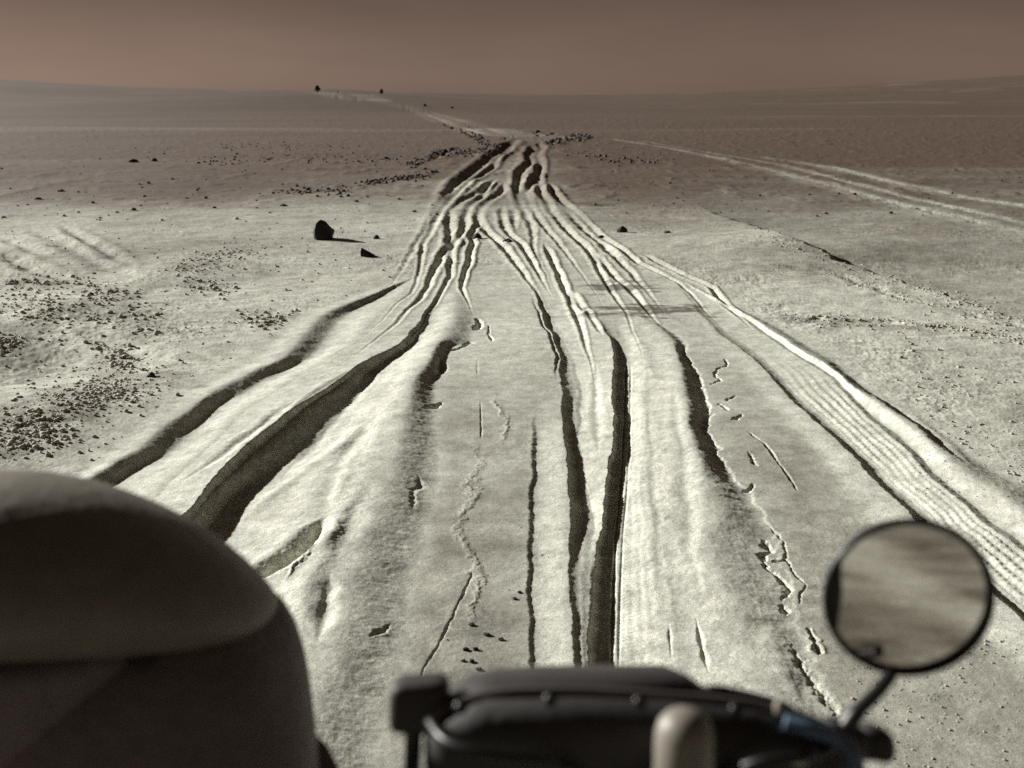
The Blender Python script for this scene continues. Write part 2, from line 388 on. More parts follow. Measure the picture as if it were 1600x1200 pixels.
# tyre tread ribs beside the central rut
groove([(979, 560), (977, 640), (974, 700), (970, 760), (963, 820), (959, 900), (957, 980), (956, 1060)], .006, .016, .0, .1, 0)
groove([(986, 560), (985, 640), (983, 700), (980, 760), (974, 820), (970, 900), (968, 980), (967, 1060)], .005, .006, .0, .1, 0)
# the left field: old wheel marks
for pts, w, d in [([(40, 355), (110, 388), (180, 428), (240, 452)], .12, .035), ([(90, 350), (160, 390), (215, 430)], .1, .045),
                  ([(0, 395), (60, 425), (120, 440)], .12, .06), ([(0, 372), (80, 402)], .1, .04),
                  ([(120, 512), (220, 545), (330, 560)], .08, .02), ([(0, 440), (60, 446), (140, 445)], .1, .05)]:
    groove(pts, w, d, .8, .25, .15)
# the scarp lines at the right
SCX, SCY = G(np.array([1120., 1170, 1240, 1350, 1450, 1640, 1900]), np.array([336., 350, 384, 422, 452, 512, 600]))
groove([(1210, 420), (1300, 426), (1400, 462), (1500, 486), (1640, 520)], .05, .015, .5, .1, .6)
groove([(1240, 497), (1400, 505), (1500, 516), (1640, 540)], .05, .02, .5, .1, .6)


VARY = np.random.default_rng(17).uniform(.55, 1.3, 60)


def extra_grooves(x, y, wx, wy):
    out = np.zeros_like(x)
    for pts, w, d, berm, taper, rough in GROOVES:
        grow = w < 0                      # marks whose size grows with the distance they were traced at
        w = abs(w)
        px, py = G([p[0] for p in pts], [p[1] for p in pts])
        reach = 3.6 * w * (py.max() / 9.0 if grow else 1.0)
        m = np.nonzero((x > px.min() - reach) & (x < px.max() + reach) & (y > py.min() - reach) & (y < py.max() + reach))[0]
        if not len(m):
            continue
        gs = np.clip(y[m] / 9.0, .7, 4.0) if grow else 1.0
        sc = 2.2 * w * rough * gs
        qx, qy = x[m] + wx[m] * sc, y[m] + wy[m] * sc
        best = np.full(len(m), 1e9)
        arc = np.zeros(len(m))
        side = np.zeros(len(m))
        seg = np.hypot(np.diff(px), np.diff(py))
        cum = np.concatenate([[0], np.cumsum(seg)])
        for i in range(len(px) - 1):
            dx, dy = px[i + 1] - px[i], py[i + 1] - py[i]
            t = np.clip(((qx - px[i]) * dx + (qy - py[i]) * dy) / (seg[i] ** 2), 0, 1)
            ex, ey = qx - px[i] - t * dx, qy - py[i] - t * dy
            dd = np.hypot(ex, ey)
            b = dd < best
            best[b] = dd[b]
            arc[b] = (cum[i] + t[b] * seg[i]) / cum[-1]
        env = sstep(0, .42 if grow else taper, arc) * (1 - sstep(1 - taper, 1, arc))
        wv = np.interp(arc * len(px) * 2.3 + w * 977, np.arange(60), VARY)
        if grow:
            wv = .65 + .35 * wv
        s = best / (w * gs * np.maximum(env, .05) ** .5 * wv)
        prof = -np.exp(-(s ** 2) * 1.1) + berm * .55 * np.exp(-((s - 2.0) ** 2) * 1.6)
        out[m] += prof * d * env * np.clip(wv, .6, 1.1) * (gs ** .85 * (1 - .70 * np.exp(-((y[m] - 15.0) / 2.2) ** 2)) if grow else (.72 if py.mean() > 6.5 else 1.0))
    return out


HZ = [(-900, 120), (-300, 122), (0, 127), (100, 132), (200, 136), (300, 139), (370, 142), (430, 141.5), (480, 142), (520, 139.5), (560, 141), (600, 144),
      (700, 146), (800, 148), (950, 149), (1050, 147), (1200, 141), (1300, 136), (1400, 131), (1500, 126), (1600, 121), (2200, 116), (3200, 125)]
HT = np.arctan((np.array([a for a, b in HZ]) - 800) / FPX)
HE = (150.0 - np.array([b for a, b in HZ])) / FPX


def bump(x, y, u, v, sx, sy, h):
    cx, cy = G(u, v)
    return h * np.exp(-(((x - cx) / sx) ** 2) - (((y - cy) / sy) ** 2))


def height(x, y, detail=True):
    r = np.hypot(x, y)
    th = np.arctan2(x, y)
    front = y > 0.4
    # slow undulation of the plain
    z = 0.022 * fbm(x, y, 7.0, 2, .5, 3) * sstep(5, 14, r)
    z += 0.22 * fbm(x * .45, y, 30.0, 3, .5, 9) * sstep(25, 70, r)
    # far rise up to the skyline
    el = np.interp(th, HT, HE, left=HE[0], right=HE[-1])
    hor = (CAM_H + r * el)
    z += np.where(front, hor * sstep(95, 330, r) - (r - 330).clip(0) * .02, 0.0 * r)
    # the low rise that carries the far track (left of centre)
    hx, hy = -25.0, 128.0
    z += 2.0 * np.exp(-((x - hx) / 26.0) ** 2 - ((y - hy) / 30.0) ** 2)
    # the swell at the head of the ruts
    z += .12 * np.exp(-((x - .9) / 3.2) ** 2 - ((y - 36.0) / 9.0) ** 2)
    # left field
    z += bump(x, y, 255, 440, .55, .55, .07) + bump(x, y, 60, 640, .55, .5, .05) - bump(x, y, 20, 560, .7, .5, .10)
    z += bump(x, y, 120, 480, .5, .4, .05) + bump(x, y, 300, 415, .8, .5, .04) - bump(x, y, 400, 430, .8, .6, .04)
    z += bump(x, y, 1250, 380, 2.0, 1.0, .08) + bump(x, y, 1150, 400, 1.0, 1.0, .03)
    sd = x - np.interp(y, SCY[::-1], SCX[::-1]) + .09 * fbm(x, y, .5, 3, .55, 15)
    z -= .085 * sstep(-.02, .17, sd) * (1 - .7 * sstep(.25, 2.6, sd)) * sstep(4.6, 7, y) * (1 - sstep(12, 15.5, y)) * (x > 0)
    if not detail:
        return z
    wx = fbm(x, y, .35, 4, .55, 21)
    wy = fbm(x, y, .35, 4, .55, 31)
    fx = fbm(x, y, .035, 3, .6, 41)
    z += near_ruts(x + .012 * wx + .0035 * fx, y + .02 * wy)
    far = sstep(13, 30, r)
    z += extra_grooves(x, y, wx * (1 - far) + fx * .4 * (1 - far) + .6 * far * wx, wy)
    # small roughness: churned sand outside the ruts, smooth inside
    nx0 = np.interp(y, YT, TX[0]) if True else 0
    nx1 = np.interp(y, YT, TX[-1])
    inside = sstep(-.25, .1, x - nx0) * (1 - sstep(-.1, .25, x - nx1)) * (1 - sstep(8.5, 10, y)) * sstep(.5, 1.2, y)
    amp = 1 - .8 * inside
    near = 1 - sstep(9, 26, r)
    patch = sstep(-.1, .7, fbm(x, y, 1.3, 3, .5, 51))
    z += amp * (0.007 * fbm(x, y * 1.2, .40, 3, .5, 61) + near * patch * 0.0045 * fbm(x, y, .06, 3, .6, 71)) * (1 - sstep(60, 120, r))
    z += (.05 + .5 * amp) * near * .0024 * fbm(x, y, .022, 2, .6, 81)
    # lumpy crust at far banks
    z += sstep(12, 20, r) * (1 - sstep(50, 90, r)) * .035 * np.maximum(fbm(x, y * .5, .6, 3, .6, 91) - .25, 0)
    return z


def surface(u, v):
    """first point of the (smooth) ground met along the pixel's ray"""
    t = np.exp(np.linspace(math.log(4.0), math.log(500.0), 4000))
    d = P(u, v, 1.0) - Vector((0, 0, CAM_H))
    x, y, z = d.x * t, d.y * t, CAM_H + d.z * t
    hit = np.nonzero(z < height(x, y, False))[0]
    k = hit[0] if len(hit) else len(t) - 1
    return float(x[k]), float(y[k])


def level_px(pts):
    """pixels that the level ground would need for the same places"""
    out = []
    for u, v in pts:
        x, y = surface(u, v)
        a, b = proj(np.array([x]), np.array([y]))
        out.append((float(a[0]), float(b[0])))
    return out


FAR_TRACK = level_px([(838, 214), (800, 211), (770, 205), (735, 196), (700, 187), (665, 176), (635, 168), (612, 162), (592, 157), (575, 152), (566, 148)])
FAR_TRACK2 = level_px([(592, 157), (560, 156), (535, 154), (518, 150), (508, 146), (503, 144)])
groove(level_px([(770, 212), (735, 204), (700, 193), (665, 180), (635, 170), (612, 163)]), .25, .14, .3)
groove(level_px([(800, 211), (760, 201), (715, 189), (670, 175), (640, 167)]), .22, .07, .3)
groove(level_px([(600, 160), (570, 157), (540, 154), (518, 149)]), .3, .16, .3)
groove(level_px([(512, 150), (518, 146), (530, 142), (545, 141)]), .4, .35, .2)
groove(level_px([(575, 145), (580, 149), (590, 152)]), .4, .25, .2)


# ------------------------------------------------------------------ materials
def new_mat(name):
    m = bpy.data.materials.new(name)
    m.use_nodes = True
    nt = m.node_tree
    nt.nodes.clear()
    out = nt.nodes.new("ShaderNodeOutputMaterial")
    b = nt.nodes.new("ShaderNodeBsdfPrincipled")
    nt.links.new(b.outputs[0], out.inputs[0])
    return m, nt, b


def noise(nt, scale, detail=3, rough=.6, vec=None):
    n = nt.nodes.new("ShaderNodeTexNoise")
    n.inputs["Scale"].default_value = scale
    n.inputs["Detail"].default_value = detail
    n.inputs["Roughness"].default_value = rough
    if vec is not None:
        nt.links.new(vec, n.inputs["Vector"])
    return n.outputs[0]


def math_n(nt, op, a, b=None, c=None):
    n = nt.nodes.new("ShaderNodeMath")
    n.operation = op
    for i, q in enumerate((a, b, c)):
        if q is None:
            continue
        if isinstance(q, (int, float)):
            n.inputs[i].default_value = q
        else:
            nt.links.new(q, n.inputs[i])
    return n.outputs[0]


def mixc(nt, f, a, b, mode='MIX'):
    n = nt.nodes.new("ShaderNodeMix")
    n.data_type = 'RGBA'
    n.blend_type = mode
    for sock, q in ((n.inputs[0], f), (n.inputs[6], a), (n.inputs[7], b)):
        if isinstance(q, (int, float)):
            sock.default_value = q
        elif isinstance(q, tuple):
            sock.default_value = (*q, 1)
        else:
            nt.links.new(q, sock)
    return n.outputs[2]


def plain_mat(name, col, rough=.6, metal=0.0, var=.25, scale=30, bump_d=0.0, spec=.5, coat=0.0):
    m, nt, b = new_mat(name)
    tc = nt.nodes.new("ShaderNodeTexCoord")
    f = noise(nt, scale, 5, .65, tc.outputs["Object"])
    f2 = noise(nt, scale * 9, 3, .6, tc.outputs["Object"])
    f = math_n(nt, 'ADD', math_n(nt, 'MULTIPLY', f, .65), math_n(nt, 'MULTIPLY', f2, .35))
    lo = tuple(c * (1 - var * 1.4) for c in col)
    hi = tuple(min(1, c * (1 + var * 1.4)) for c in col)
    nt.links.new(mixc(nt, f, lo, hi), b.inputs["Base Color"])
    b.inputs["Roughness"].default_value = rough
    b.inputs["Metallic"].default_value = metal
    b.inputs["Specular IOR Level"].default_value = spec
    b.inputs["Coat Weight"].default_value = coat
    if bump_d > 0:
        bp = nt.nodes.new("ShaderNodeBump")
        bp.inputs["Distance"].default_value = bump_d
        nt.links.new(f, bp.inputs["Height"])
        nt.links.new(bp.outputs[0], b.inputs["Normal"])
    return m


# sand: pale sand, a reflected brown painted over far ground by the "plain" attribute; "stain" adds darker patches and painted hillside shade
SAND, nt, b = new_mat("sand")
geo = nt.nodes.new("ShaderNodeNewGeometry")
pos = geo.outputs["Position"]
a_plain = nt.nodes.new("ShaderNodeAttribute")
a_plain.attribute_name = "plain"
a_stain_shade = nt.nodes.new("ShaderNodeAttribute")
a_stain_shade.attribute_name = "stain_shade"
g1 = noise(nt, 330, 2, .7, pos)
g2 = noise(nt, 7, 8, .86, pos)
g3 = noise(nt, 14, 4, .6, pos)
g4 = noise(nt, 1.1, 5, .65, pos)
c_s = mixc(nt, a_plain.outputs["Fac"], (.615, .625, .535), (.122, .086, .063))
c_s = mixc(nt, a_stain_shade.outputs["Fac"], c_s, (.088, .067, .050))


def centred(f, amt):
    return math_n(nt, 'MULTIPLY_ADD', f, 2 * amt, 1 - amt)


fac = math_n(nt, 'MULTIPLY', centred(g1, 1.7), centred(g2, 1.0))
fac = math_n(nt, 'MULTIPLY', fac, centred(g3, .15))
fac = math_n(nt, 'MULTIPLY', fac, centred(g4, .24))
cc = nt.nodes.new("ShaderNodeCombineColor")
for i in range(3):
    nt.links.new(fac, cc.inputs[i])
nt.links.new(mixc(nt, 1.0, c_s, cc.outputs[0], 'MULTIPLY'), b.inputs["Base Color"])
b.inputs["Roughness"].default_value = .92
b.inputs["Specular IOR Level"].default_value = .15
bp1 = nt.nodes.new("ShaderNodeBump")
bp1.inputs["Distance"].default_value = .0016
bp1.inputs["Strength"].default_value = .5
nt.links.new(g1, bp1.inputs["Height"])
bp2 = nt.nodes.new("ShaderNodeBump")
bp2.inputs["Distance"].default_value = .003
bp2.inputs["Strength"].default_value = .06
nt.links.new(g2, bp2.inputs["Height"])
nt.links.new(bp1.outputs[0], bp2.inputs["Normal"])
nt.links.new(bp2.outputs[0], b.inputs["Normal"])

ROCK = plain_mat("dark_rock", (.028, .025, .022), .85, 0, .5, 14, .01)
GRAVEL = plain_mat("gravel_stone", (.42, .40, .34), .9, 0, .55, 11, .003)
SHRUB = plain_mat("shrub_leaf", (.035, .034, .022), .8, 0, .4, 8)
TWIG = plain_mat("shrub_wood", (.05, .04, .03), .9, 0, .4, 12)
JACKET = plain_mat("jacket_leather", (.20, .168, .17), .7, 0, .4, 7, .006)
HELMET = plain_mat("helmet_shell", (.19, .172, .138), .6, 0, .55, 4.5, .004)
PEAK = plain_mat("helmet_peak", (.13, .118, .095), .6, 0, .45, 5)
SKIN = plain_mat("skin", (.30, .19, .14), .55, 0, .15, 30)
TROUSER = plain_mat("trouser_cloth", (.06, .055, .05), .9, 0, .3, 25)
GLOVE = plain_mat("glove_leather", (.03, .025, .02), .6, 0, .3, 25)
BLACK = plain_mat("black_plastic", (.034, .032, .030), .6, 0, .6, 14, .0012)
BLACKM = plain_mat("black_metal", (.012, .0115, .011), .42, 0, .3, 40)
TRIM = plain_mat("trim_edge", (.10, .092, .085), .45, 0, .3, 40)
BEIGE = plain_mat("cream_enamel", (.22, .20, .165), .5, 0, .35, 18)
BLUE = plain_mat("blue_reflection", (.10, .16, .24), .5, 0, .4, 30)
CHROME = plain_mat("worn_steel", (.45, .43, .41), .3, 1.0, .2, 30)
RUBBER = plain_mat("tyre_rubber", (.02, .02, .02), .85, 0, .3, 30, .002)
PAINT = plain_mat("bike_paint", (.03, .028, .026), .35, 0, .2, 12, 0, .5, .3)
GLASS = plain_mat("mirror_glass", (.66, .63, .59), .045, 1.0, .14, 35)


# ------------------------------------------------------------------ object helpers
def link_mesh(name, verts, faces, mat, parent=None, smooth=True):
    me = bpy.data.meshes.new(name)
    me.from_pydata([tuple(v) for v in verts], [], faces)
    me.update()
    bm = bmesh.new()
    bm.from_mesh(me)
    bmesh.ops.recalc_face_normals(bm, faces=bm.faces)
    bm.to_mesh(me)
    bm.free()
    me.materials.append(mat)
    if smooth:
        me.polygons.foreach_set("use_smooth", [True] * len(me.polygons))
    o = bpy.data.objects.new(name, me)
    COL.objects.link(o)
    if parent is not None:
        o.parent = parent
        o.matrix_parent_inverse = Matrix.Translation(-Vector(parent.location))
    return o


def empty(name, loc):
    o = bpy.data.objects.new(name, None)
    o.empty_display_size = .1
    COL.objects.link(o)
    o.location = loc
    return o


def tag(o, label=None, cat=None, group=None, kind=None):
    if label:
        o["label"] = label
    if cat:
        o["category"] = cat
    if group:
        o["group"] = group
    if kind:
        o["kind"] = kind
    return o


def frame_axes(d):
    d = Vector(d).normalized()
    a = Vector((0, 0, 1)) if abs(d.z) < .9 else Vector((1, 0, 0))
    x = d.cross(a).normalized()
    return x, x.cross(d).normalized()


def tube(pts, rad, n=14, caps=True):
    """rad: number or list per point; returns verts, faces"""
    pts = [Vector(p) for p in pts]
    if isinstance(rad, (int, float)):
        rad = [rad] * len(pts)
    V, F = [], []
    px = None
    for i, p in enumerate(pts):
        d = (pts[min(i + 1, len(pts) - 1)] - pts[max(i - 1, 0)])
        x, y = frame_axes(d)
        if px is not None:
            x = (px - d.normalized() * px.dot(d.normalized())).normalized()
            y = x.cross(d.normalized())
        px = x
        for k in range(n):
            a = 2 * math.pi * k / n
            V.append(p + (x * math.cos(a) + y * math.sin(a)) * rad[i])
    for i in range(len(pts) - 1):
        for k in range(n):
            F.append((i * n + k, i * n + (k + 1) % n, (i + 1) * n + (k + 1) % n, (i + 1) * n + k))
    if caps:
        F.append(tuple(range(n)))
        F.append(tuple((len(pts) - 1) * n + k for k in range(n)))
    return V, F


def smooth_path(pts, n=8):
    pts = [Vector(p) for p in pts]
    out = []
    for i in range(len(pts) - 1):
        p0, p1, p2, p3 = pts[max(i - 1, 0)], pts[i], pts[i + 1], pts[min(i + 2, len(pts) - 1)]
        for k in range(n):
            t = k / n
            out.append(.5 * ((2 * p1) + (p2 - p0) * t + (2 * p0 - 5 * p1 + 4 * p2 - p3) * t * t + (3 * p1 - p0 - 3 * p2 + p3) * t ** 3))
    out.append(pts[-1])
    return out


def lathe(profile, centre, axis, n=40, ref=None):
    """profile: [(radius, along axis)]"""
    ax = Vector(axis).normalized()
    x, y = frame_axes(ax)
    V, F = [], []
    for r, h in profile:
        for k in range(n):
            a = 2 * math.pi * k / n
            V.append(Vector(centre) + ax * h + (x * math.cos(a) + y * math.sin(a)) * r)
    for i in range(len(profile) - 1):
        for k in range(n):
            F.append((i * n + k, i * n + (k + 1) % n, (i + 1) * n + (k + 1) % n, (i + 1) * n + k))
    return V, F


def loft(rings, close=True):
    n = len(rings[0])
    V = [v for r in rings for v in r]
    F = []
    for i in range(len(rings) - 1):
        for k in range(n):
            F.append((i * n + k, i * n + (k + 1) % n, (i + 1) * n + (k + 1) % n, (i + 1) * n + k))
    if close:
        F.append(tuple(range(n)))
        F.append(tuple((len(rings) - 1) * n + k for k in range(n)))
    return V, F


def join(*vf):
    V, F = [], []
    for v, f in vf:
        o = len(V)
        V += list(v)
        F += [tuple(i + o for i in q) for q in f]
    return V, F


def rbox(centre, ax, ay, az, hx, hy, hz, n=6, p=4.0):
    """superellipsoid block with axes ax, ay, az"""
    V, F = [], []
    nu, nv = 4 * n, 2 * n + 1

    def sp(c, e):
        return math.copysign(abs(c) ** e, c)
    e = 2.0 / p
    for j in range(nv):
        b_ = -math.pi / 2 + math.pi * j / (nv - 1)
        for i in range(nu):
            a_ = 2 * math.pi * i / nu
            V.append(Vector(centre) + Vector(ax) * hx * sp(math.cos(b_), e) * sp(math.cos(a_), e) + Vector(ay) * hy * sp(math.cos(b_), e) * sp(math.sin(a_), e) + Vector(az) * hz * sp(math.sin(b_), e))
    for j in range(nv - 1):
        for i in range(nu):
            F.append((j * nu + i, j * nu + (i + 1) % nu, (j + 1) * nu + (i + 1) % nu, (j + 1) * nu + i))
    return V, F


# ------------------------------------------------------------------ the desert: one sheet, denser in front, out to the horizon
def build_ground():
    step = .00088
    half = .59
    th_f = np.arange(-half, half + step / 2, step)
    th_r = []
    a, s = half, .003
    while a + s < math.pi:
        a += s
        s = min(s * 1.25, .05)
        th_r.append(a)
    th_r = np.array(th_r)
    th = np.concatenate([-th_r[::-1], th_f, th_r])
    rs = [.02, .3, .7, 1.1, 1.5, 1.75]
    r = 1.9
    while r < 700:
        rs.append(r)
        r += min(max(r * r / (FPX * .64 * CAM_H) * .62, .0026), r * .035)
    rs += [750, 850, 1000, 1300, 1800, 2600, 4000]
    rs = np.array(rs)
    TH, RR = np.meshgrid(th, rs)
    x = (RR * np.sin(TH)).ravel()
    y = (RR * np.cos(TH)).ravel()
    z = height(x, y)
    nr, nt_ = len(rs), len(th)
    idx = np.arange(nr * nt_).reshape(nr, nt_)
    a_ = idx[:-1, :]
    b_ = idx[1:, :]
    q = np.stack([a_, np.roll(a_, -1, 1), np.roll(b_, -1, 1), b_], -1).reshape(-1, 4)
    q = q[:, ::-1]
    me = bpy.data.meshes.new("desert_ground")
    me.vertices.add(len(x))
    me.vertices.foreach_set("co", np.stack([x, y, z], -1).astype(np.float32).ravel())
    me.loops.add(q.size)
    me.loops.foreach_set("vertex_index", q.astype(np.int32).ravel())
    me.polygons.add(len(q))
    me.polygons.foreach_set("loop_start", np.arange(0, q.size, 4, dtype=np.int32))
    me.polygons.foreach_set("use_smooth", np.ones(len(q), bool))
    me.update(calc_edges=True)
    # ground tones
    n1 = fbm(x, y, 4.0, 4, .55, 101)
    n2 = fbm(x * .3, y, 9.0, 4, .55, 111)
    plain = sstep(7.5, 23.0, y + 3.0 * n1 + .9 * fbm(x * .5, y, .6, 3, .6, 121))  # browning with distance: a reflected tint painted into the sand colour
    plain = plain * (1 - .45 * np.exp(-((x - .1) / 1.3) ** 2) * (1 - sstep(14, 20, y)))
    plain = np.where(y < 0, .35 * sstep(4, 20, np.hypot(x, y) + n1), plain)
    plain = np.clip(plain + .14 * n2 * sstep(18, 40, y), 0, 1.2) * (1 + .14 * sstep(18, 30, y))
    u, v = proj(x, y)

    def line_d(pts):
        px, py = G([p[0] for p in pts], [p[1] for p in pts])
        best = np.full(len(x), 1e9)
        m = np.nonzero((x > px.min() - 4) & (x < px.max() + 4) & (y > py.min() - 4) & (y < py.max() + 4))[0]
        bb = best[m]
        for i in range(len(px) - 1):
            dx, dy = px[i + 1] - px[i], py[i + 1] - py[i]
            t = np.clip(((x[m] - px[i]) * dx + (y[m] - py[i]) * dy) / (dx * dx + dy * dy), 0, 1)
            bb = np.minimum(bb, np.hypot(x[m] - px[i] - t * dx, y[m] - py[i] - t * dy))
        best[m] = bb
        return best
    # pale wheel tracks crossing the plain at the right, pale far track
    for pts, w in (([(960, 221), (1040, 232), (1130, 250), (1200, 266), (1300, 290), (1400, 318), (1500, 340), (1640, 372)], .36),
                   ([(1000, 222), (1100, 238), (1220, 258), (1320, 282), (1420, 308), (1520, 330), (1640, 356)], .2),
                   ([(1190, 246), (1300, 262), (1400, 286), (1500, 306), (1640, 326)], .36)):
        dd = line_d(pts) + .12 * n1
        plain = plain - .72 * (1 - sstep(w * .1, w * 1.2, dd)) * sstep(10, 16, y) * np.clip(.75 + .6 * n1, .2, 1)
    for pts, w in (([(800, 300), (800, 260), (830, 225)], 1.0), (FAR_TRACK, 1.3), (FAR_TRACK2, 1.3)):
        dd = line_d(pts) + .3 * n1
        plain = plain - .34 * (1 - sstep(w * .5, w * 1.6, dd)) * sstep(14, 20, y)
    stain_shade = np.zeros_like(x)

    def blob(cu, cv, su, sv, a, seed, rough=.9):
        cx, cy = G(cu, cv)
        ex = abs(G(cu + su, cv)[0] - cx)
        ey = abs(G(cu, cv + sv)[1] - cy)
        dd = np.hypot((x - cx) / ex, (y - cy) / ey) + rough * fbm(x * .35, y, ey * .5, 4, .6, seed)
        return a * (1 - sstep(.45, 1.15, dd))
    stain_shade = np.maximum(stain_shade, blob(962, 447, 62, 9, .75, 131))
    stain_shade = np.maximum(stain_shade, blob(1015, 484, 88, 10, .8, 141))
    stain_shade = np.maximum(stain_shade, blob(930, 492, 70, 4, .4, 142))
    stain_shade = np.maximum(stain_shade, blob(925, 319, 36, 4.5, .75, 151, .4))
    stain_shade = np.maximum(stain_shade, blob(775, 317, 75, 5, .35, 161, .5))
    stain_shade = np.maximum(stain_shade, blob(780, 331, 45, 3, .35, 171, .5))
    stain_shade = np.maximum(stain_shade, blob(18, 520, 45, 45, .35, 181))
    for pts, w, am in (([(0, 680), (60, 645), (120, 615), (180, 585), (230, 580)], .30, .42), ([(165, 545), (200, 575)], .14, .3), ([(0, 485), (60, 475), (110, 490)], .30, .34), ([(0, 530), (20, 560)], .30, .45),
                       ([(130, 450), (180, 465), (240, 520)], .22, .28), ([(280, 425), (310, 415), (330, 400), (400, 392)], .24, .32), ([(385, 495), (440, 490)], .16, .22),
                       ([(1210, 420), (1300, 426), (1400, 462), (1500, 486), (1640, 520)], .14, .26), ([(1240, 497), (1330, 505), (1500, 516), (1640, 540)], .14, .32), ([(1240, 386), (1290, 405), (1350, 424)], .14, .3)):
        dd = line_d(pts) + .30 * w * n1 + w * 1.1 * fbm(x, y, .22, 4, .65, 231)
        stain_shade = np.maximum(stain_shade, am * (1 - sstep(w * .15, w * 1.25, dd)))
    # greyer stony plain beyond the right scarp
    scx, scy = G(np.array([1120., 1170, 1240, 1350, 1450, 1640, 1900]), np.array([336., 350, 384, 422, 452, 512, 600]))
    side = y - np.interp(x, scx, scy, left=1e3)
    stain_shade = np.maximum(stain_shade, .34 * sstep(-.05, .35, side + .15 * n1) * (1 - sstep(15, 24, y)) * sstep(1.2, 2.2, x))
    def lane(i0, i1, soft, amt, y0, y1):
        xa_, xb_ = np.interp(y, YT, TX[i0]), np.interp(y, YT, TX[i1])
        return amt * sstep(-soft, soft, x - xa_) * (1 - sstep(-soft, soft, x - xb_)) * (1 - sstep(y0, y1, y)) * (y > .5) * np.clip(.8 + .5 * n1 + .5 * fbm(x, y, .5, 4, .6, 221), .2, 1.3)
    stain_shade = np.maximum(stain_shade, lane(8, 10, .10, .42, 4.2, 7.0))
    stain_shade = np.maximum(stain_shade, lane(20, 21, .08, .36, 4.5, 8.0))
    xr = np.interp(y, YT, TX[27])
    stain_shade = np.maximum(stain_shade, .24 * sstep(.0, .5, x - xr + .2 * n1) * (1 - sstep(4.5, 7.5, y)) * (y > .5))
    xl = np.interp(y, YT, TX[0])
    stain_shade = np.maximum(stain_shade, .16 * sstep(.0, .5, xl - x + .2 * n1) * (1 - sstep(4.6, 7.0, y)) * (y > .5))
    # gravelly darker bands in the plain
    back = np.abs(x - 1.6 - .25 * (y + 3) + .35 * n1)
    stain_shade = np.where(y < 0, .58 * sstep(.1, .7, back) + .25 * n2 + .35 * fbm(x, y, .7, 4, .6, 241), stain_shade)
    band = sstep(.15, .9, fbm(x * .16, y, 6.0, 4, .6, 191)) * sstep(12, 20, y) * (1 - sstep(200, 400, y))
    stain_shade = np.clip(stain_shade + .30 * band, 0, 1)
    pale_b = sstep(.0, .9, fbm(x * .22, y, 16.0, 5, .62, 195)) * sstep(14, 24, y)
    plain = plain - .27 * pale_b
    rise = np.exp(-((x + 33) / 20.0) ** 2 - ((y - 104) / 20.0) ** 2)
    stain_shade = np.clip(stain_shade + .55 * rise, 0, 1)  # shade of the low hillside painted into the ground colour
    stain_shade = np.clip(stain_shade + .35 * sstep(0, .8, fbm(x * .12, y * .8, 60.0, 3, .5, 201)) * sstep(80, 150, y), 0, 1)
    plain = (1 - .2 ** np.clip(plain, 0, 1.25)) / .8
    for nm, arr in (("plain", plain), ("stain_shade", stain_shade)):
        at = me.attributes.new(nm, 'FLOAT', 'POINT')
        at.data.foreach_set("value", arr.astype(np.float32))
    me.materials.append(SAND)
    o = bpy.data.objects.new("desert_ground", me)
    COL.objects.link(o)
    tag(o, kind="structure", label="rutted pale sand of a desert track running to the horizon", cat="ground")
    return o


build_ground()


def gz(x, y):
    return float(height(np.array([float(x)]), np.array([float(y)]))[0])


# ------------------------------------------------------------------ rocks
def ground_at(u, v):
    if v < 180:
        x, y = surface(u, v)
        return Vector((x, y, gz(x, y)))
    x, y = (float(q) for q in G(u, v))
    for _ in range(3):
        z = gz(x, y)
        x, y = (float(q) for q in G(u, v, z))
    return Vector((x, y, gz(x, y)))


def hull_rock(pts, mat, name, loc, sub=2, rough=.03, seed=0):
    """convex stone from corner points (metres, about its foot), chipped and roughened"""
    bm = bmesh.new()
    for p in pts:
        bm.verts.new(p)
    r_ = bmesh.ops.convex_hull(bm, input=bm.verts)
    bmesh.ops.delete(bm, geom=[g for g in r_["geom_interior"] if isinstance(g, bmesh.types.BMVert)], context='VERTS')
    bmesh.ops.triangulate(bm, faces=bm.faces)
    bmesh.ops.subdivide_edges(bm, edges=bm.edges, cuts=sub, use_grid_fill=True)
    bmesh.ops.smooth_vert(bm, verts=bm.verts, factor=.35, use_axis_x=True, use_axis_y=True, use_axis_z=True)
    size = max(max(abs(c) for c in p) for p in pts)
    co = np.array([v.co[:] for v in bm.verts])
    n = fbm(co[:, 0] + co[:, 2] * .7 + seed, co[:, 1] - co[:, 2] * .6, size * .45, 4, .6, 300 + seed)
    bm.normal_update()
    for v_, k in zip(bm.verts, n):
        v_.co += v_.normal * k * rough
    me = bpy.data.meshes.new(name)
    bm.to_mesh(me)
    bm.free()
    me.materials.append(mat)
    o = bpy.data.objects.new(name, me)
    COL.objects.link(o)
    o.location = loc
    return o


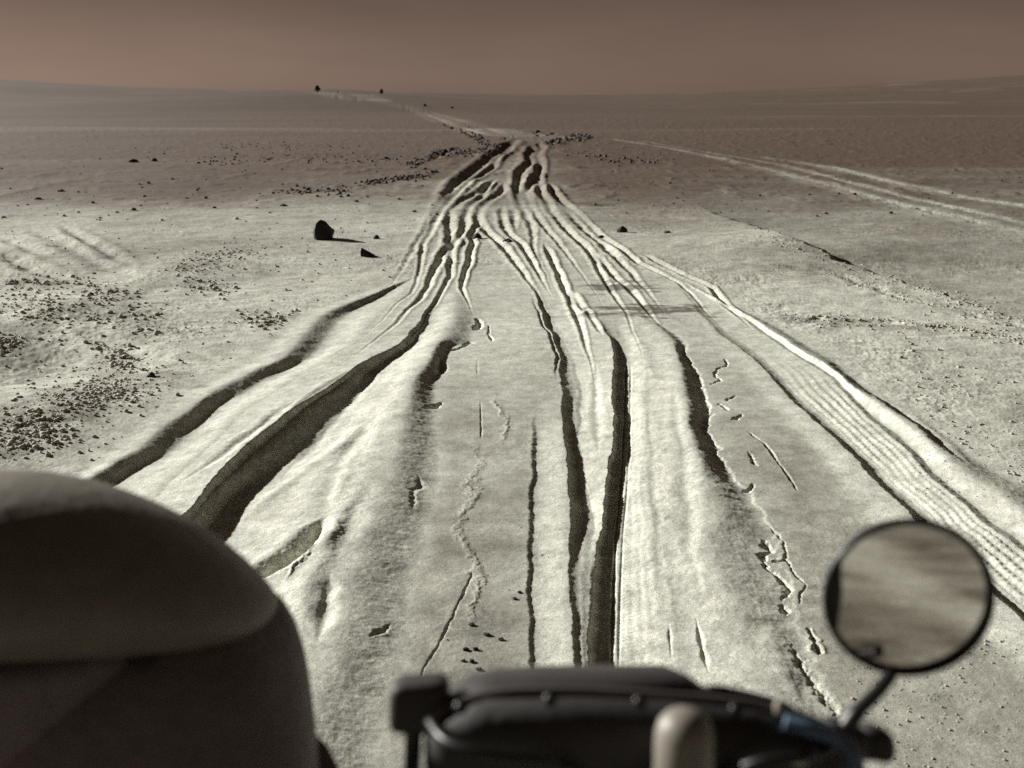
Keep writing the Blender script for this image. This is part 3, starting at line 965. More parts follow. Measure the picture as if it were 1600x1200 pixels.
# big upright black stone: outline 490..525 wide, 342..375 high at 11.6 m
g = ground_at(507, 373)
k = (g - Vector((0, 0, CAM_H))).length / FPX * .9
o = hull_rock([(-17 * k, -.10, 2 * k), (-18 * k, .06, 14 * k), (-12 * k, -.04, 26 * k), (-7 * k, 0, 35 * k), (-3 * k, .05, 34 * k), (4 * k, -.05, 25 * k),
               (14 * k, -.06, 19 * k), (17 * k, .06, 15 * k), (15 * k, -.10, 1 * k), (12 * k, .12, -4 * k), (-14 * k, .12, -4 * k), (-12 * k, -.12, -4 * k), (13 * k, -.12, -5 * k)],
              ROCK, "boulder", g, 2, .018, 1)
tag(o, "largest black stone, standing upright with a pointed top left of the track", "rock")
g = ground_at(574, 400)
k = (g - Vector((0, 0, CAM_H))).length / FPX
o = hull_rock([(-10 * k, -.06, -3 * k), (-10 * k, .07, -3 * k), (-10 * k, 0, 13 * k), (-7 * k, .03, 12 * k), (6 * k, -.02, 5 * k), (16 * k, 0, -1 * k), (8 * k, -.08, -3 * k), (8 * k, .08, -3 * k)],
              ROCK, "rock", g, 2, .008, 2)
tag(o, "black wedge shaped rock sloping to the right, in front of the big upright stone", "rock")
SMALL = [
    (588, 373, 6, 7, "small black chip of rock between the wedge shaped rock and the left ruts"),
    (745, 371, 9, 7, "black angular rock lying in the track where the ruts converge, left one of two"),
    (793, 377, 11, 4, "low black rock lying across a rut in the track, right one of two"),
    (972, 363, 9, 10, "rounded dome shaped black rock right of the track"),
    (939, 372, 6, 5, "small dark rock on the right edge of the track beside the dome shaped rock"),
    (1043, 364, 7, 4, "flat black rock to the right of the dome shaped rock"),
    (208, 253, 8, 5, "dark rock far out on the left plain, left one of a pair"),
    (242, 252, 5, 5, "dark rock far out on the left plain, right one of a pair"),
    (443, 322, 7, 4, "low dark rock on the plain above the big upright stone"),
    (602, 249, 12, 3, "long flat dark rock on the far plain left of the ruts"),
    (95, 299, 6, 4, "dim rock on the plain near the left edge, upper one of two"),
    (60, 311, 6, 3, "dim rock on the plain near the left edge, lower one of two"),
    (141, 462, 6, 5, "dark stone on the pale mound in the left field"),
    (236, 588, 7, 7, "dark stone at the right tip of the gravel patch beside the left rut"),
    (840, 207, 6, 5, "dark rock at the head of the ruts where the track bends left"),
    (664, 166, 3, 4, "tiny dark rock beside the far track below the skyline, left one of two"),
    (706, 169, 3, 3, "tiny dark rock beside the far track below the skyline, right one of two"),
]
for i, (u, v, hw, hh, lab) in enumerate(SMALL):
    g = ground_at(u, v)
    k = (g - Vector((0, 0, CAM_H))).length / FPX
    rr = random.Random(40 + i)
    pts = []
    dome = "dome" in lab and "rounded" in lab
    for q in range(12):
        a = 2 * math.pi * q / 12
        w = hw * k * (1 if dome else rr.uniform(.75, 1.1))
        pts.append((w * math.cos(a), w * .8 * math.sin(a), -hh * k * .3))
        pts.append((w * .9 * math.cos(a), w * .7 * math.sin(a), hh * k * (.45 if dome else rr.uniform(.1, .55))))
    pts.append(((0 if dome else rr.uniform(-.5, .3)) * hw * k, 0, hh * k * 1.05))
    pts.append(((.35 if dome else rr.uniform(-.3, .5)) * hw * k, .2 * hw * k, hh * k * .9))
    o = hull_rock(pts, ROCK, "rock", g, 1, hw * k * .12, i + 5)
    tag(o, lab, "rock")

PEB = [(812, 926), (804, 936), (737, 977), (761, 992), (783, 1000), (727, 1015), (743, 1015), (723, 1033), (737, 1034), (748, 1046)]
for i, (u, v) in enumerate(PEB):
    g = ground_at(u, v)
    rr = random.Random(90 + i)
    s = rr.uniform(.008, .012)
    o = hull_rock([(s * rr.uniform(.7, 1.2) * math.cos(q), s * rr.uniform(.6, 1.0) * math.sin(q), s * zz) for q in np.arange(0, 6.2, 1.05) for zz in (-.4, rr.uniform(.3, .8))],
                  ROCK, "pebble", g, 1, s * .12, i)
    tag(o, "tiny dark pebble on the flat sand strip between the central ruts", "pebble", "pebbles on the flat strip in front of the motorcycle")


# ------------------------------------------------------------------ gravel and clods: nobody could count it
def build_gravel():
    ico = bmesh.new()
    bmesh.ops.create_icosphere(ico, subdivisions=1, radius=1)
    iv = np.array([v.co[:] for v in ico.verts])
    ifc = np.array([[v.index for v in f.verts] for f in ico.faces])
    ico.free()
    PTS = []

    def strip(pts, width, count, s0, s1):
        pts = np.array(pts, float)
        seg = np.hypot(*np.diff(pts, axis=0).T)
        cum = np.concatenate([[0], np.cumsum(seg)])
        t = RNG.random(count) * cum[-1]
        u = np.interp(t, cum, pts[:, 0]) + RNG.normal(0, width * 1.3, count)
        v = np.interp(t, cum, pts[:, 1]) + RNG.normal(0, width * .55, count)
        s = s0 + (s1 - s0) * RNG.random(count) ** 3
        PTS.append(np.stack([u, v, s], -1))

    def area(u0, v0, u1, v1, count, s0, s1):
        u = u0 + (u1 - u0) * RNG.random(count)
        v = v0 + (v1 - v0) * RNG.random(count)
        s = s0 + (s1 - s0) * RNG.random(count) ** 3
        PTS.append(np.stack([u, v, s], -1))
    strip([(0, 680), (60, 645), (120, 615), (180, 585), (230, 580)], 32, 850, .003, .014)
    strip([(130, 625), (190, 605)], 24, 420, .003, .016)
    strip([(0, 700), (40, 690), (80, 660)], 24, 300, .004, .018)
    strip([(165, 545), (200, 570)], 14, 130, .006, .024)
    strip([(10, 480), (60, 475), (110, 490)], 26, 420, .004, .018)
    strip([(130, 450), (180, 465), (240, 520)], 22, 320, .004, .02)
    strip([(0, 450), (120, 440), (190, 462)], 10, 160, .008, .026)
    strip([(280, 425), (310, 415), (330, 400), (400, 392)], 13, 380, .004, .018)
    strip([(300, 440), (360, 458)], 10, 80, .008, .024)
    strip([(385, 495), (430, 505), (440, 490)], 12, 130, .006, .022)
    strip([(0, 530), (20, 560)], 14, 160, .006, .022)
    area(0, 345, 640, 470, 420, .004, .018)
    area(0, 470, 480, 720, 260, .005, .014)
    strip([(1170, 350), (1240, 384), (1350, 422), (1450, 452), (1600, 500)], 7, 520, .004, .016)
    strip([(1210, 420), (1300, 426), (1400, 462), (1500, 486), (1600, 510)], 10, 260, .003, .014)
    strip([(1240, 497), (1330, 505), (1400, 505), (1500, 516), (1600, 532)], 9, 420, .003, .014)
    area(1400, 420, 1600, 620, 150, .004, .014)
    area(1430, 580, 1600, 780, 300, .003, .011)
    area(1330, 1000, 1600, 1200, 260, .002, .007)
    area(640, 500, 860, 1050, 60, .0015, .004)
    strip([(300, 250), (480, 247), (620, 252)], 9, 220, .01, .05)
    strip([(330, 228), (560, 232)], 9, 120, .01, .045)
    strip([(640, 258), (700, 238), (770, 236)], 4, 420, .012, .07)
    strip([(565, 288), (620, 280), (680, 270)], 4, 300, .01, .055)
    strip([(725, 205), (760, 225), (780, 228)], 4, 260, .015, .08)
    strip([(860, 225), (920, 215), (885, 212)], 4, 260, .015, .08)
    strip([(900, 236), (950, 250), (1030, 252)], 6, 160, .012, .06)
    strip([(440, 300), (540, 298)], 6, 80, .02, .05)
    area(0, 220, 700, 345, 300, .010, .04)
    area(900, 230, 1600, 340, 160, .012, .035)
    CL = plain_mat('far_clod', (.085, .070, .058), .9, 0, .5, 3, .01)
    A = np.concatenate(PTS)
    x, y = G(A[:, 0], A[:, 1])
    z = height(x, y)
    x, y = G(A[:, 0], A[:, 1], z)
    z = height(x, y)
    keep = (y > 1) & (y < 80)
    # no stones on the smooth near ruts
    nx0 = np.interp(y, YT, TX[0])
    nx1 = np.interp(y, YT, TX[-1])
    inner = (x > nx0) & (x < nx1) & (y < 9) & (A[:, 2] > .005)
    keep &= ~inner
    x, y, z, s = x[keep], y[keep], z[keep], A[keep, 2]
    n = len(x)
    ang = RNG.random(n) * 6.283
    sc = np.stack([s * RNG.uniform(.8, 1.4, n), s * RNG.uniform(.7, 1.1, n), s * RNG.uniform(.5, .9, n)], -1)
    V = iv[None] * (1 + RNG.uniform(-.28, .28, (n, len(iv), 1))) * sc[:, None, :]
    ca, sa = np.cos(ang)[:, None], np.sin(ang)[:, None]
    X = V[..., 0] * ca - V[..., 1] * sa + x[:, None]
    Y = V[..., 0] * sa + V[..., 1] * ca + y[:, None]
    Zz = V[..., 2] + z[:, None] + sc[:, 2:3] * .25
    co = np.stack([X, Y, Zz], -1).reshape(-1, 3)
    F = (ifc[None] + (np.arange(n) * len(iv))[:, None, None]).reshape(-1, 3)
    me = bpy.data.meshes.new("gravel")
    me.vertices.add(len(co))
    me.vertices.foreach_set("co", co.astype(np.float32).ravel())
    me.loops.add(F.size)
    me.loops.foreach_set("vertex_index", F.astype(np.int32).ravel())
    me.polygons.add(len(F))
    me.polygons.foreach_set("loop_start", np.arange(0, F.size, 3, dtype=np.int32))
    me.update(calc_edges=True)
    me.materials.append(GRAVEL)
    me.materials.append(CL)
    me.polygons.foreach_set('material_index', np.repeat((y > 14).astype(np.int32), len(ifc)))
    o = bpy.data.objects.new("gravel", me)
    COL.objects.link(o)
    tag(o, "scattered small stones and clods on the sand beside the tracks", "gravel", kind="stuff")


build_gravel()


# ------------------------------------------------------------------ two dark shrubs on the skyline
def shrub(u, v, hpx, wpx, dist, label, seed):
    rr = random.Random(seed)
    d = P(u, v, 1.0) - Vector((0, 0, CAM_H))
    x, y = d.x / d.y * dist, dist
    root = empty("shrub", (x, y, gz(x, y)))
    tag(root, label, "shrub", "shrubs on the skyline")
    k = dist / FPX
    h, w = hpx * k, wpx * k
    parts = []
    for q in range(7):
        a = rr.uniform(0, 6.28)
        tip = Vector((w * .4 * math.cos(a), w * .4 * math.sin(a), h * rr.uniform(.5, .85)))
        parts.append(tube([Vector((0, 0, -.1)), tip * .5 + Vector((0, 0, h * .05)), tip], [.05, .03, .012], 6))
    V, F = join(*parts)
    link_mesh("stem", [Vector(p) + root.location for p in V], F, TWIG, root)
    V, F = [], []
    for q in range(520):
        a, b_ = rr.uniform(0, 6.28), rr.uniform(-.25, 1.57)
        rad = rr.uniform(.45, 1.0)
        c = Vector((w * .5 * rad * math.cos(b_) * math.cos(a), w * .5 * rad * math.cos(b_) * math.sin(a), h * .35 + h * .62 * rad * math.sin(b_)))
        n = Vector((rr.gauss(0, 1), rr.gauss(0, 1), rr.gauss(0, 1))).normalized()
        ex, ey = frame_axes(n)
        s = rr.uniform(.05, .11) * h
        o_ = len(V)
        V += [c + ex * s, c + ey * s * .5, c - ex * s, c - ey * s * .5]
        F.append((o_, o_ + 1, o_ + 2, o_ + 3))
    link_mesh("foliage", [p + root.location for p in V], F, SHRUB, root, False)


shrub(496, 141, 10, 9, 130, "left and larger of two dark shrubs standing on the skyline at the far track", 1)
shrub(596, 144, 8, 6, 140, "right and smaller of two dark shrubs on the skyline", 2)

# ------------------------------------------------------------------ motorcycle (only its handlebar end reaches into the picture)
bike = empty("motorcycle", (.10, .75, gz(.10, .75)))
tag(bike, "dark motorcycle front with round mirror, seen from the saddle at the bottom edge", "motorcycle")
DZ = .74


def part(name, vf, mat, parent=bike, smooth=True):
    return link_mesh(name, vf[0], vf[1], mat, parent, smooth)


def local_parent(o, p):
    """put o under part p without moving it"""
    o.parent = p
    o.matrix_parent_inverse = p.matrix_basis.inverted() if p.parent is None else (Matrix.Translation(Vector(bike.location) * 0)).inverted()


# instrument cowl: stations along the width, (photo x, top y, half depth, how round)
cowl_st = [(664, 1116, .02), (672, 1092, .03), (690, 1076, .04), (712, 1068, .045), (735, 1056, .05), (775, 1049, .055), (850, 1046, .06), (960, 1045, .06), (1055, 1045, .06),
           (1082, 1056, .055), (1108, 1074, .05), (1160, 1086, .045), (1210, 1100, .04), (1245, 1116, .035), (1280, 1136, .03), (1310, 1152, .022), (1330, 1166, .014)]
rings = []
for u, v, hd in cowl_st:
    top = P(u, v, DZ)
    ring = []
    for a in range(20):
        t = 2 * math.pi * a / 20
        cy, cz = math.cos(t), math.sin(t)
        e = .62
        yy = math.copysign(abs(cy) ** e, cy) * hd
        zz = math.copysign(abs(cz) ** e, cz) * .05
        ring.append(Vector((top.x, top.y + hd * .4 + yy, top.z - .056 + zz - .50 * (yy + hd * .25))))
    rings.append(ring)
part("instrument_cowl", loft(rings), BLACK)
# raised lip along the cowl's top
lip = smooth_path([P(u, v, DZ - .035) for u, v in [(662, 1132), (690, 1112), (730, 1094), (790, 1083), (880, 1081), (980, 1085), (1080, 1092), (1180, 1102), (1250, 1120), (1310, 1146)]], 6)
part("cowl_trim", tube(lip, .0042, 10), TRIM)
# dark tray below the lip
tray = []
for u, v, hd in [(672, 1140, .012), (700, 1116, .02), (760, 1096, .025), (900, 1092, .028), (1050, 1098, .028), (1180, 1112, .025), (1260, 1136, .02), (1320, 1164, .012)]:
    top = P(u, v, DZ - .045)
    tray.append([Vector((top.x, top.y + hd * math.cos(a), top.z - .045 + .045 * math.copysign(abs(math.sin(a)) ** .6, math.sin(a)))) for a in np.arange(0, 6.2, .393)])
part("dashboard", loft(tray), BLACK)
part("cable", tube(smooth_path([P(672, 1128, DZ - .05), P(700, 1160, DZ - .08), P(770, 1180, DZ - .09), P(860, 1192, DZ - .08), P(930, 1230, DZ - .05)], 6), .0038, 10), BLACKM)
part("cable", tube(smooth_path([P(1318, 1160, DZ - .03), P(1270, 1182, DZ - .07), P(1190, 1190, DZ - .08), P(1120, 1215, DZ - .06)], 6), .0036, 10), BLACKM)
for u, v in ((720, 1104), (860, 1092), (1000, 1096), (1150, 1108)):
    part("bolt", lathe([(0, .003), (.0038, .003), (.0046, .001), (.0046, -.003), (0, -.003)], P(u, v, DZ - .055), (0, -.5, 1), 12), BLACKM)
# small wind deflector standing up at the right end of the cowl
wd = []
for u, v, h in [(1098, 1078, .002), (1110, 1070, .006), (1130, 1071, .009), (1165, 1078, .010), (1200, 1087, .010), (1232, 1099, .009), (1252, 1116, .004)]:
    top = P(u, v, DZ + .004)
    wd.append([Vector((top.x, top.y + .005 * math.cos(a), top.z - h * 1.6 + h * 1.6 * math.sin(a))) for a in np.arange(0, 6.2, .5236)])
part("wind_deflector", loft(wd), BLACK)
# left block on its post
c = P(656, 1098, DZ - .02)
ax, ay, az = Vector((1, 0, 0)), Vector((0, CP, -SP)), Vector((0, SP, CP))
part("control_block", rbox(c, (ax + az * .05).normalized(), ay, az, .0215, .018, .0185, 6, 5), BLACK)
part("bracket", tube([P(650, 1120, DZ - .02), P(646, 1150, DZ - .02), P(644, 1215, DZ - .02)], [.011, .0062, .006], 14), BLACKM)
# cream dome (filler cap cover) at the lower edge
part("steering_damper", lathe([(0, .042), (.007, .0415), (.012, .039), (.0165, .034), (.0185, .027), (.019, .018), (.019, -.05), (0, -.05)], P(1068, 1206, DZ - .1), (0, .15, 1), 28), BEIGE)
# right lever clamp; one cable's blue is a reflection put into its colour
part("handlebar", tube(smooth_path([P(560, 1270, DZ + .02), P(700, 1250, DZ + .05), P(930, 1240, DZ + .07), P(1180, 1200, DZ + .05), P(1300, 1168, DZ + .01), P(1372, 1166, DZ)], 6), .0105, 16), BLACKM)
part("grip_end", rbox(P(1368, 1160, DZ - .01), (ax - az * .25).normalized(), ay, az, .0135, .013, .0125, 6, 2.8), BLACK)
part("lever_clamp", rbox(P(1322, 1150, DZ - .015), (ax - az * .35).normalized(), ay, az, .017, .012, .0105, 6, 3.5), BLACK)
part("cable", tube(smooth_path([P(1225, 1128, DZ - .05), P(1268, 1140, DZ - .055), P(1312, 1156, DZ - .055), P(1335, 1185, DZ - .06), P(1340, 1230, DZ - .06)], 6), [.006] * 25, 12), BLUE)
part("brake_reservoir", lathe([(0, .013), (.009, .013), (.011, .011), (.011, -.02), (0, -.02)], P(1306, 1185, DZ - .03), (0, .1, 1), 24), BEIGE)
part("indicator_lamp", rbox(P(1217, 1106, DZ - .045), ax, ay, az, .0036, .004, .0062, 4, 2), BEIGE)
part("screw", lathe([(0, .004), (.0055, .004), (.0065, .002), (.0065, -.004), (0, -.004)], P(1246, 1188, DZ - .055), (P(800, 600, -1) - P(800, 600, 0)), 16), CHROME)
# mirror: stalk, rim, glass
stalk = smooth_path([P(1316, 1146, DZ - .02), P(1340, 1112, DZ - .02), P(1372, 1080, DZ - .015), P(1392, 1054, DZ - .008)], 5)
part("mirror_stalk", tube(stalk, [.0062] * 6 + [.0052] * (len(stalk) - 6), 14), BLACKM)
mc = P(1417, 932, DZ)
seen = (mc - Vector((0, 0, CAM_H))).normalized()
behind = Vector((.16, -.96, -.27)).normalized()       # what the rider sees in it: the ground behind
view = (behind - seen).normalized()
RM = 130 / FPX * DZ
mirror = part("mirror", lathe([(0, -.016), (RM * .5, -.0145), (RM * .85, -.009), (RM * .99, 0), (RM * 1.0, .003), (RM * .985, .006), (RM * .945, .0065), (RM * .922, .005), (RM * .915, .001)], mc, view, 72), BLACKM)
# glass is slightly domed and tipped inside the cup
prof = [(RM * .92 * q / 8, .0022 - .0012 * (q / 8) ** 2) for q in range(9)]
ax_m = view
gv, gf = lathe(prof, mc, ax_m, 64)
glass = part("mirror_glass", (gv, gf), GLASS)
# dark crescent added at the cup's left, standing in for a reflected body
ex = Vector((1, 0, 0)) - view * view.x
ex.normalize()
ez = view.cross(ex)
ez = ez if ez.z > 0 else -ez
V, F = [], []
NN = 28
for q in range(NN + 1):
    a = math.pi - R(33) + R(66) * q / NN
    w = math.sin(math.pi * q / NN) * .17 * RM
    for rr_, hh in ((RM * .965, .0015), (RM * .965, .0055), (RM * .945 - w, .0055), (RM * .945 - w, .0015)):
        V.append(mc + (ex * math.cos(a) + ez * math.sin(a)) * rr_ + view * hh)
for q in range(NN):
    for j in range(4):
        F.append((q * 4 + j, q * 4 + (j + 1) % 4, q * 4 + 4 + (j + 1) % 4, q * 4 + 4 + j))
F += [(0, 1, 2, 3), tuple(NN * 4 + j for j in range(4))]
crescent = part("reflection_crescent", (V, F), BLACKM)
for ch in (glass, crescent):
    ch.parent = mirror
    ch.matrix_parent_inverse = (mirror.matrix_parent_inverse @ Matrix()).copy()
    ch.matrix_parent_inverse = Matrix.Translation(-Vector(bike.location)) @ Matrix()
    ch.matrix_parent_inverse = Matrix.Identity(4)

# the rest of the machine below the frame: forks, wheels, tank, saddle
gx = .10


def wheel(name, cy, rad, wd):
    z0 = gz(gx, cy) + rad - .012
    c_ = Vector((gx, cy, z0))
    w = part(name, lathe([(.03, -.04), (.03, .04)], c_, (1, 0, 0), 20), BLACKM)
    prof_ = [(rad - wd + wd * math.cos(a) * .95, wd * .62 * math.sin(a)) for a in np.linspace(0, 2 * math.pi, 17)]
    t_ = part("tyre", lathe(prof_, c_, (1, 0, 0), 56), RUBBER)
    r_ = part("rim", lathe([(rad - 1.9 * wd, -wd * .4), (rad - 1.75 * wd, -wd * .45), (rad - 2.05 * wd, 0), (rad - 1.75 * wd, wd * .45), (rad - 1.9 * wd, wd * .4)], c_, (1, 0, 0), 56), CHROME)
    sp_ = [tube([c_ + Vector((.03 * (1 if i % 2 else -1), .03 * math.cos(a), .03 * math.sin(a))), c_ + Vector((0, (rad - 1.95 * wd) * math.cos(a), (rad - 1.95 * wd) * math.sin(a)))], .002, 5) for i, a in enumerate(np.arange(0, 6.28, .2618))]
    s_ = part("spokes", join(*sp_), CHROME)
    for ch in (t_, r_, s_):
        ch.parent = w
        ch.matrix_parent_inverse = Matrix.Identity(4)
    return c_


wf = wheel("wheel", 1.12, .30, .045)
wr = wheel("wheel", -.32, .30, .05)
for sx in (-1, 1):
    part("fork_leg", tube([Vector((gx + sx * .085, .74, 1.02)), Vector((gx + sx * .085, 1.0, .55)), Vector((gx + sx * .07, 1.12, wf.z))], [.019, .022, .02], 14), CHROME)
V, F = [], []
for i in range(13):
    a = R(35) + R(110) * i / 12
    for sx, dr in ((-.06, -.02), (-.045, 0), (0, .008), (.045, 0), (.06, -.02)):
        V.append(wf + Vector((sx, (.335 + dr) * math.cos(a), (.335 + dr) * math.sin(a))))
for i in range(12):
    for j in range(4):
        F.append((i * 5 + j, i * 5 + j + 1, i * 5 + 6 + j, i * 5 + 5 + j))
part("mudguard", (V, F), PAINT)
part("headlight", lathe([(0, .09), (.055, .085), (.078, .06), (.08, .05), (.075, 0), (.05, -.06), (0, -.075)], Vector((gx, .86, .93)), (0, 1, -.05), 36), BLACK)
tk = []
for yy, hw, zt, zb in [(.02, .07, .80, .68), (.10, .12, .86, .66), (.24, .145, .91, .66), (.40, .14, .92, .68), (.52, .10, .89, .72), (.56, .06, .85, .75)]:
    tk.append([Vector((gx + hw * math.copysign(abs(math.cos(a)) ** .7, math.cos(a)), yy, (zt + zb) / 2 + (zt - zb) / 2 * math.copysign(abs(math.sin(a)) ** .7, math.sin(a)))) for a in np.arange(0, 6.2, .314)])
part("fuel_tank", loft(tk), PAINT)
sd = []
for yy, hw, zt, zb in [(-.30, .08, .78, .72), (-.26, .12, .79, .70), (-.15, .13, .79, .69), (-.02, .10, .79, .69), (.03, .07, .77, .70)]:
    sd.append([Vector((gx + hw * math.copysign(abs(math.cos(a)) ** .6, math.cos(a)), yy, (zt + zb) / 2 + (zt - zb) / 2 * math.copysign(abs(math.sin(a)) ** .6, math.sin(a)))) for a in np.arange(0, 6.2, .314)])
part("saddle", loft(sd), BLACK)
part("engine", join(rbox(Vector((gx, .28, .38)), ax, Vector((0, 1, 0)), Vector((0, 0, 1)), .13, .18, .14, 6, 5), rbox(Vector((gx, .33, .56)), ax, Vector((0, 1, 0)), Vector((0, 0, 1)), .085, .09, .10, 6, 5)), BLACKM)
part("frame", join(tube(smooth_path([(gx, .72, .98), (gx, .5, .66), (gx, .48, .3), (gx, .1, .22), (gx, -.32, .30)], 5), .018, 12),
                   tube(smooth_path([(gx, .72, .98), (gx, .3, .67), (gx, -.1, .66), (gx, -.45, .70)], 5), .016, 12),
                   tube([(gx, -.1, .66), (gx, -.32, .30)], .015, 12)), BLACKM)

# sidecar carrying the passenger, wholly below the frame
car = empty("sidecar", (-.42, .55, gz(-.42, .55)))
tag(car, "low dark sidecar tub carrying the passenger beside the motorcycle", "sidecar")
tub = []
for yy, hw, zt, zb in [(-.05, .20, .52, .30), (.05, .25, .56, .22), (.5, .27, .56, .20), (.85, .24, .55, .21), (1.05, .17, .50, .26), (1.13, .08, .44, .32)]:
    tub.append([Vector((-.45 + hw * math.copysign(abs(math.cos(a)) ** .6, math.cos(a)), yy, (zt + zb) / 2 + (zt - zb) / 2 * math.copysign(abs(math.sin(a)) ** .5, math.sin(a)))) for a in np.arange(0, 6.2, .2618)])
link_mesh("tub", *loft(tub), PAINT, car)
swc = Vector((-.80, .30, gz(-.80, .30) + .27))
sw = link_mesh("wheel", *lathe([(.226 + .045 * math.cos(a), .035 * math.sin(a)) for a in np.linspace(0, 2 * math.pi, 15)], swc, (1, 0, 0), 48), RUBBER, car)
link_mesh("axle", *tube([(-.80, .30, .27), (gx, .30, .27)], .018, 12), BLACKM, car)
link_mesh("strut", *tube([(-.5, .85, .40), (gx, .62, .55)], .016, 12), BLACKM, car)


# ------------------------------------------------------------------ passenger: dark jacket, helmet with a peak, head turned to the right
def skin_mesh(name, verts, edges, radii, mat, parent, root=0, levels=2):
    me = bpy.data.meshes.new(name + "_skeleton")
    me.from_pydata([tuple(v) for v in verts], edges, [])
    o = bpy.data.objects.new(name, me)
    COL.objects.link(o)
    md = o.modifiers.new("skin", 'SKIN')
    md.use_smooth_shade = True
    md.branch_smoothing = .4
    for i, r_ in enumerate(radii):
        sv = me.skin_vertices[0].data[i]
        sv.radius = (r_, r_) if isinstance(r_, (int, float)) else r_
        sv.use_root = (i == root)
    sb = o.modifiers.new("sub", 'SUBSURF')
    sb.levels = sb.render_levels = levels
    dg = bpy.context.evaluated_depsgraph_get()
    dg.update()
    m2 = bpy.data.meshes.new_from_object(o.evaluated_get(dg))
    m2.name = name
    o.modifiers.clear()
    o.data = m2
    bpy.data.meshes.remove(me)
    m2.materials.clear()
    m2.materials.append(mat)
    m2.polygons.foreach_set("use_smooth", [True] * len(m2.polygons))
    if parent is not None:
        o.parent = parent
        o.matrix_parent_inverse = Matrix.Translation(-Vector(parent.location))
    return o


who = empty("person", (-.45, .50, .52))
tag(who, "passenger in dark jacket and peaked helmet, seen from behind at lower left", "person")
HC = Vector((-.405, .755, 1.155))          # head centre
face = Vector((.72, .62, -.16)).normalized()
sideR = face.cross(Vector((0, 0, 1))).normalized()
upv = sideR.cross(face).normalized()
pel = Vector((-.45, .50, .60))
V = [pel, Vector((-.44, .58, .76)), Vector((-.43, .68, .90)), Vector((-.42, .72, 1.0)), HC - upv * .10, HC - upv * .02 - face * .01, HC + upv * .06 - face * .02,
     Vector((-.235, .80, .93)), Vector((-.16, .92, .74)), Vector((-.27, 1.02, .64)), Vector((-.30, 1.07, .62)),
     Vector((-.63, .70, .93)), Vector((-.69, .82, .72)), Vector((-.58, .98, .63)), Vector((-.55, 1.03, .61)),
     Vector((-.34, .62, .56)), Vector((-.33, .98, .62)), Vector((-.34, 1.02, .36)),
     Vector((-.55, .62, .56)), Vector((-.55, .98, .62)), Vector((-.54, 1.02, .36)),
     HC + face * .09 - upv * .035, HC + face * .118 - upv * .045]
E = [(0, 1), (1, 2), (2, 3), (3, 4), (4, 5), (5, 6), (2, 7), (7, 8), (8, 9), (9, 10), (2, 11), (11, 12), (12, 13), (13, 14), (0, 15), (15, 16), (16, 17), (0, 18), (18, 19), (19, 20), (5, 21), (21, 22)]
RAD = [.13, .125, .13, .06, .06, .085, .07, .055, .042, .03, .028, .055, .042, .03, .028, .085, .06, .045, .085, .06, .045, .05, .012]
for hand, base in ((10, Vector((-.30, 1.07, .62))), (14, Vector((-.55, 1.03, .61)))):
    i0 = len(V)
    V.append(base + Vector((.005, .05, -.006)))
    RAD.append(.026)
    E.append((hand, i0))
    for q, (fx_, ln) in enumerate(((-.030, .065), (-.011, .078), (.010, .074), (.029, .058))):
        a0 = len(V)
        V += [base + Vector((fx_, .085, -.008)), base + Vector((fx_ * 1.05, .085 + ln * .55, -.018)), base + Vector((fx_ * 1.02, .085 + ln * .95, -.040))]
        RAD += [.0095, .0088, .0078]
        E += [(i0, a0), (a0, a0 + 1), (a0 + 1, a0 + 2)]
    a0 = len(V)
    sg = -1 if hand == 10 else 1
    V += [base + Vector((sg * .045, .045, -.012)), base + Vector((sg * .052, .082, -.022))]
    RAD += [.011, .009]
    E += [(i0, a0), (a0, a0 + 1)]
body = skin_mesh("body", V, E, RAD, SKIN, who, 0, 1)
# jacket over torso and arms
def sup(a, e):
    return math.copysign(abs(math.cos(a)) ** e, math.cos(a)), math.copysign(abs(math.sin(a)) ** e, math.sin(a))


rings = []
for z_, cx_, hw, cy_, hd in [(.54, -.44, .19, .52, .15), (.66, -.44, .215, .55, .165), (.80, -.435, .235, .60, .175), (.90, -.43, .245, .66, .18), (.98, -.425, .243, .71, .175),
                             (1.05, -.425, .238, .75, .16), (1.10, -.425, .228, .775, .145), (1.135, -.425, .212, .785, .13), (1.16, -.43, .185, .79, .11), (1.175, -.43, .11, .79, .07)]:
    ring = []
    for q in range(44):
        a = 2 * math.pi * q / 44
        c_, s_ = sup(a, .78)
        fold = 1 + .018 * math.sin(3 * a + z_ * 21) + .012 * math.sin(7 * a - z_ * 34)
        ring.append(Vector((cx_ + (hw + (.014 if c_ > 0 else 0)) * c_ * fold, cy_ + hd * s_ * fold, z_ + .01 * math.sin(2 * a + 1))))
    rings.append(ring)
jk = link_mesh("jacket", *loft(rings), JACKET, who)
md = jk.modifiers.new("sub", 'SUBSURF')
md.levels = md.render_levels = 1
for sgn in (1, -1):
    cx_ = -.425
    pts = smooth_path([(cx_ + sgn * .19, .74, 1.0), (cx_ + sgn * .185, .80, .90), (cx_ + sgn * .19, .90, .76), (cx_ + sgn * .15, 1.01, .645)], 8)
    link_mesh("sleeve", *tube(pts, [.085 - .038 * q / (len(pts) - 1) + .003 * math.sin(q * 1.7) for q in range(len(pts))], 20), JACKET, who)
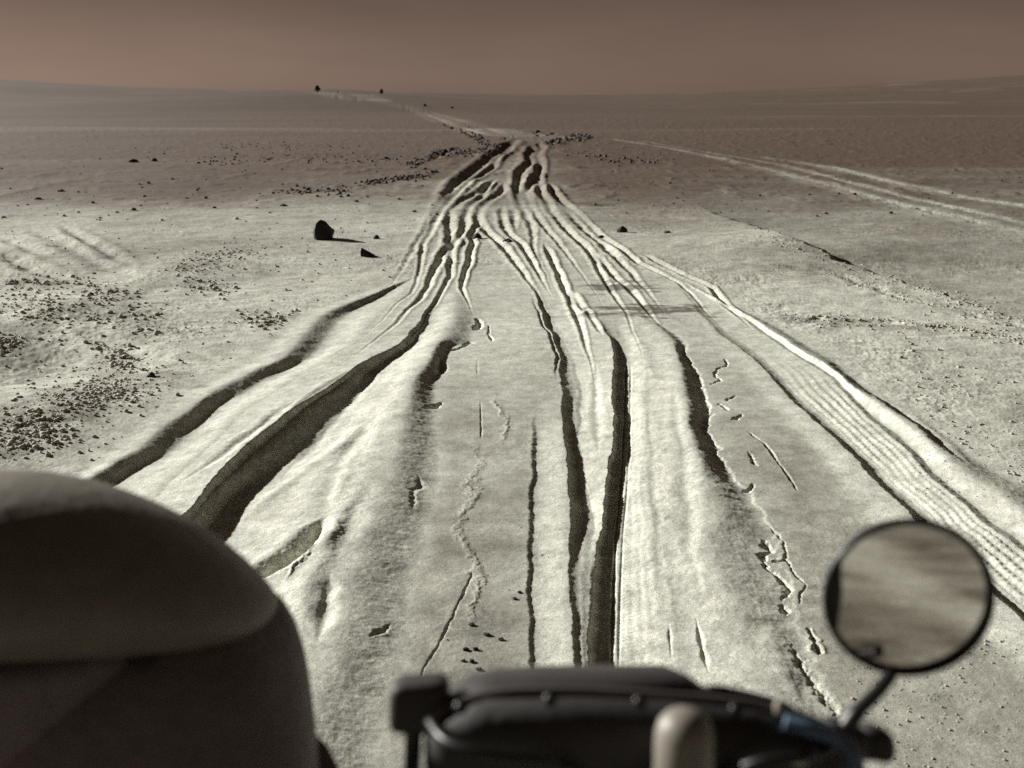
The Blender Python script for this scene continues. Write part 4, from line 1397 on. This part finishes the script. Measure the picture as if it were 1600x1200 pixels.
# helmet: a long shell running out into a peak; stations along its length
TOPC = [(-340, 900), (-300, 830), (-240, 785), (-150, 752), (-60, 738), (30, 737), (110, 746), (180, 766), (240, 789), (290, 812), (335, 838), (370, 864), (400, 890), (420, 911), (430, 925), (433, 932)]
BOTC = [(-340, 950), (-300, 985), (-240, 1000), (-150, 1006), (30, 1004), (180, 1000), (262, 994), (300, 992), (355, 984), (385, 975), (408, 964), (422, 953), (430, 943), (433, 934)]


def shell(stations, lift0):
    rings = []
    for i_, (u, vt, vb, hd) in enumerate(stations):
        lift = lift0 if (i_ or not lift0) else -.010
        d = .80 + .00020 * (u + 220)
        du = 42 * min(1.0, hd / .12)          # the edge of shell and peak leans
        t_ = P(u - du, np.interp(u - du, [q[0] for q in TOPC], [q[1] for q in TOPC]), d)
        b_ = P(u + du * .4, np.interp(u + du * .4, [q[0] for q in BOTC], [q[1] for q in BOTC]), d)
        c0 = t_ * .42 + b_ * .58
        ring = []
        for q in range(40):
            a = 2 * math.pi * q / 40
            ca, sa = math.cos(a), math.sin(a)
            up_ = (t_ - c0) if sa > 0 else (c0 - b_)
            fw = Vector((-.35, CP * .94, -.2)).normalized()
            ring.append(c0 + fw * (hd + lift) * math.copysign(abs(ca) ** .9, ca) + up_ * (1 + lift * 12) * math.copysign(abs(sa) ** .95, sa))
        rings.append(ring)
    return loft(rings)


helm = link_mesh("helmet", *shell([(-330, 880, 960, .02), (-300, 830, 985, .06), (-240, 785, 1000, .10), (-150, 752, 1006, .13), (-60, 738, 1006, .142), (30, 737, 1004, .145), (110, 746, 1003, .143),
                                   (180, 766, 1000, .138), (240, 789, 998, .130), (290, 812, 992, .120), (330, 838, 988, .108), (360, 852, 984, .096), (388, 875, 975, .078), (408, 897, 964, .058), (422, 913, 953, .038),
                                   (430, 925, 942, .019), (432, 930, 936, .008)], 0), HELMET, who)
link_mesh("collar", *lathe([(.100, -.09), (.125, -.085), (.135, -.03), (.132, .03), (.122, .05), (.112, .03), (.108, -.09)], Vector((-.43, .775, 1.13)), (.1, .12, 1), 36), JACKET, who)
gg = [HC + face * (.118 * math.cos(a)) + sideR * (.10 * math.sin(a)) + upv * .0 for a in np.linspace(-1.2, 1.2, 13)]
go = link_mesh("goggles", *tube(gg, [.02 + .008 * abs(math.sin(2.6 * a)) for a in np.linspace(-1.2, 1.2, 13)], 12), BLACK, who)
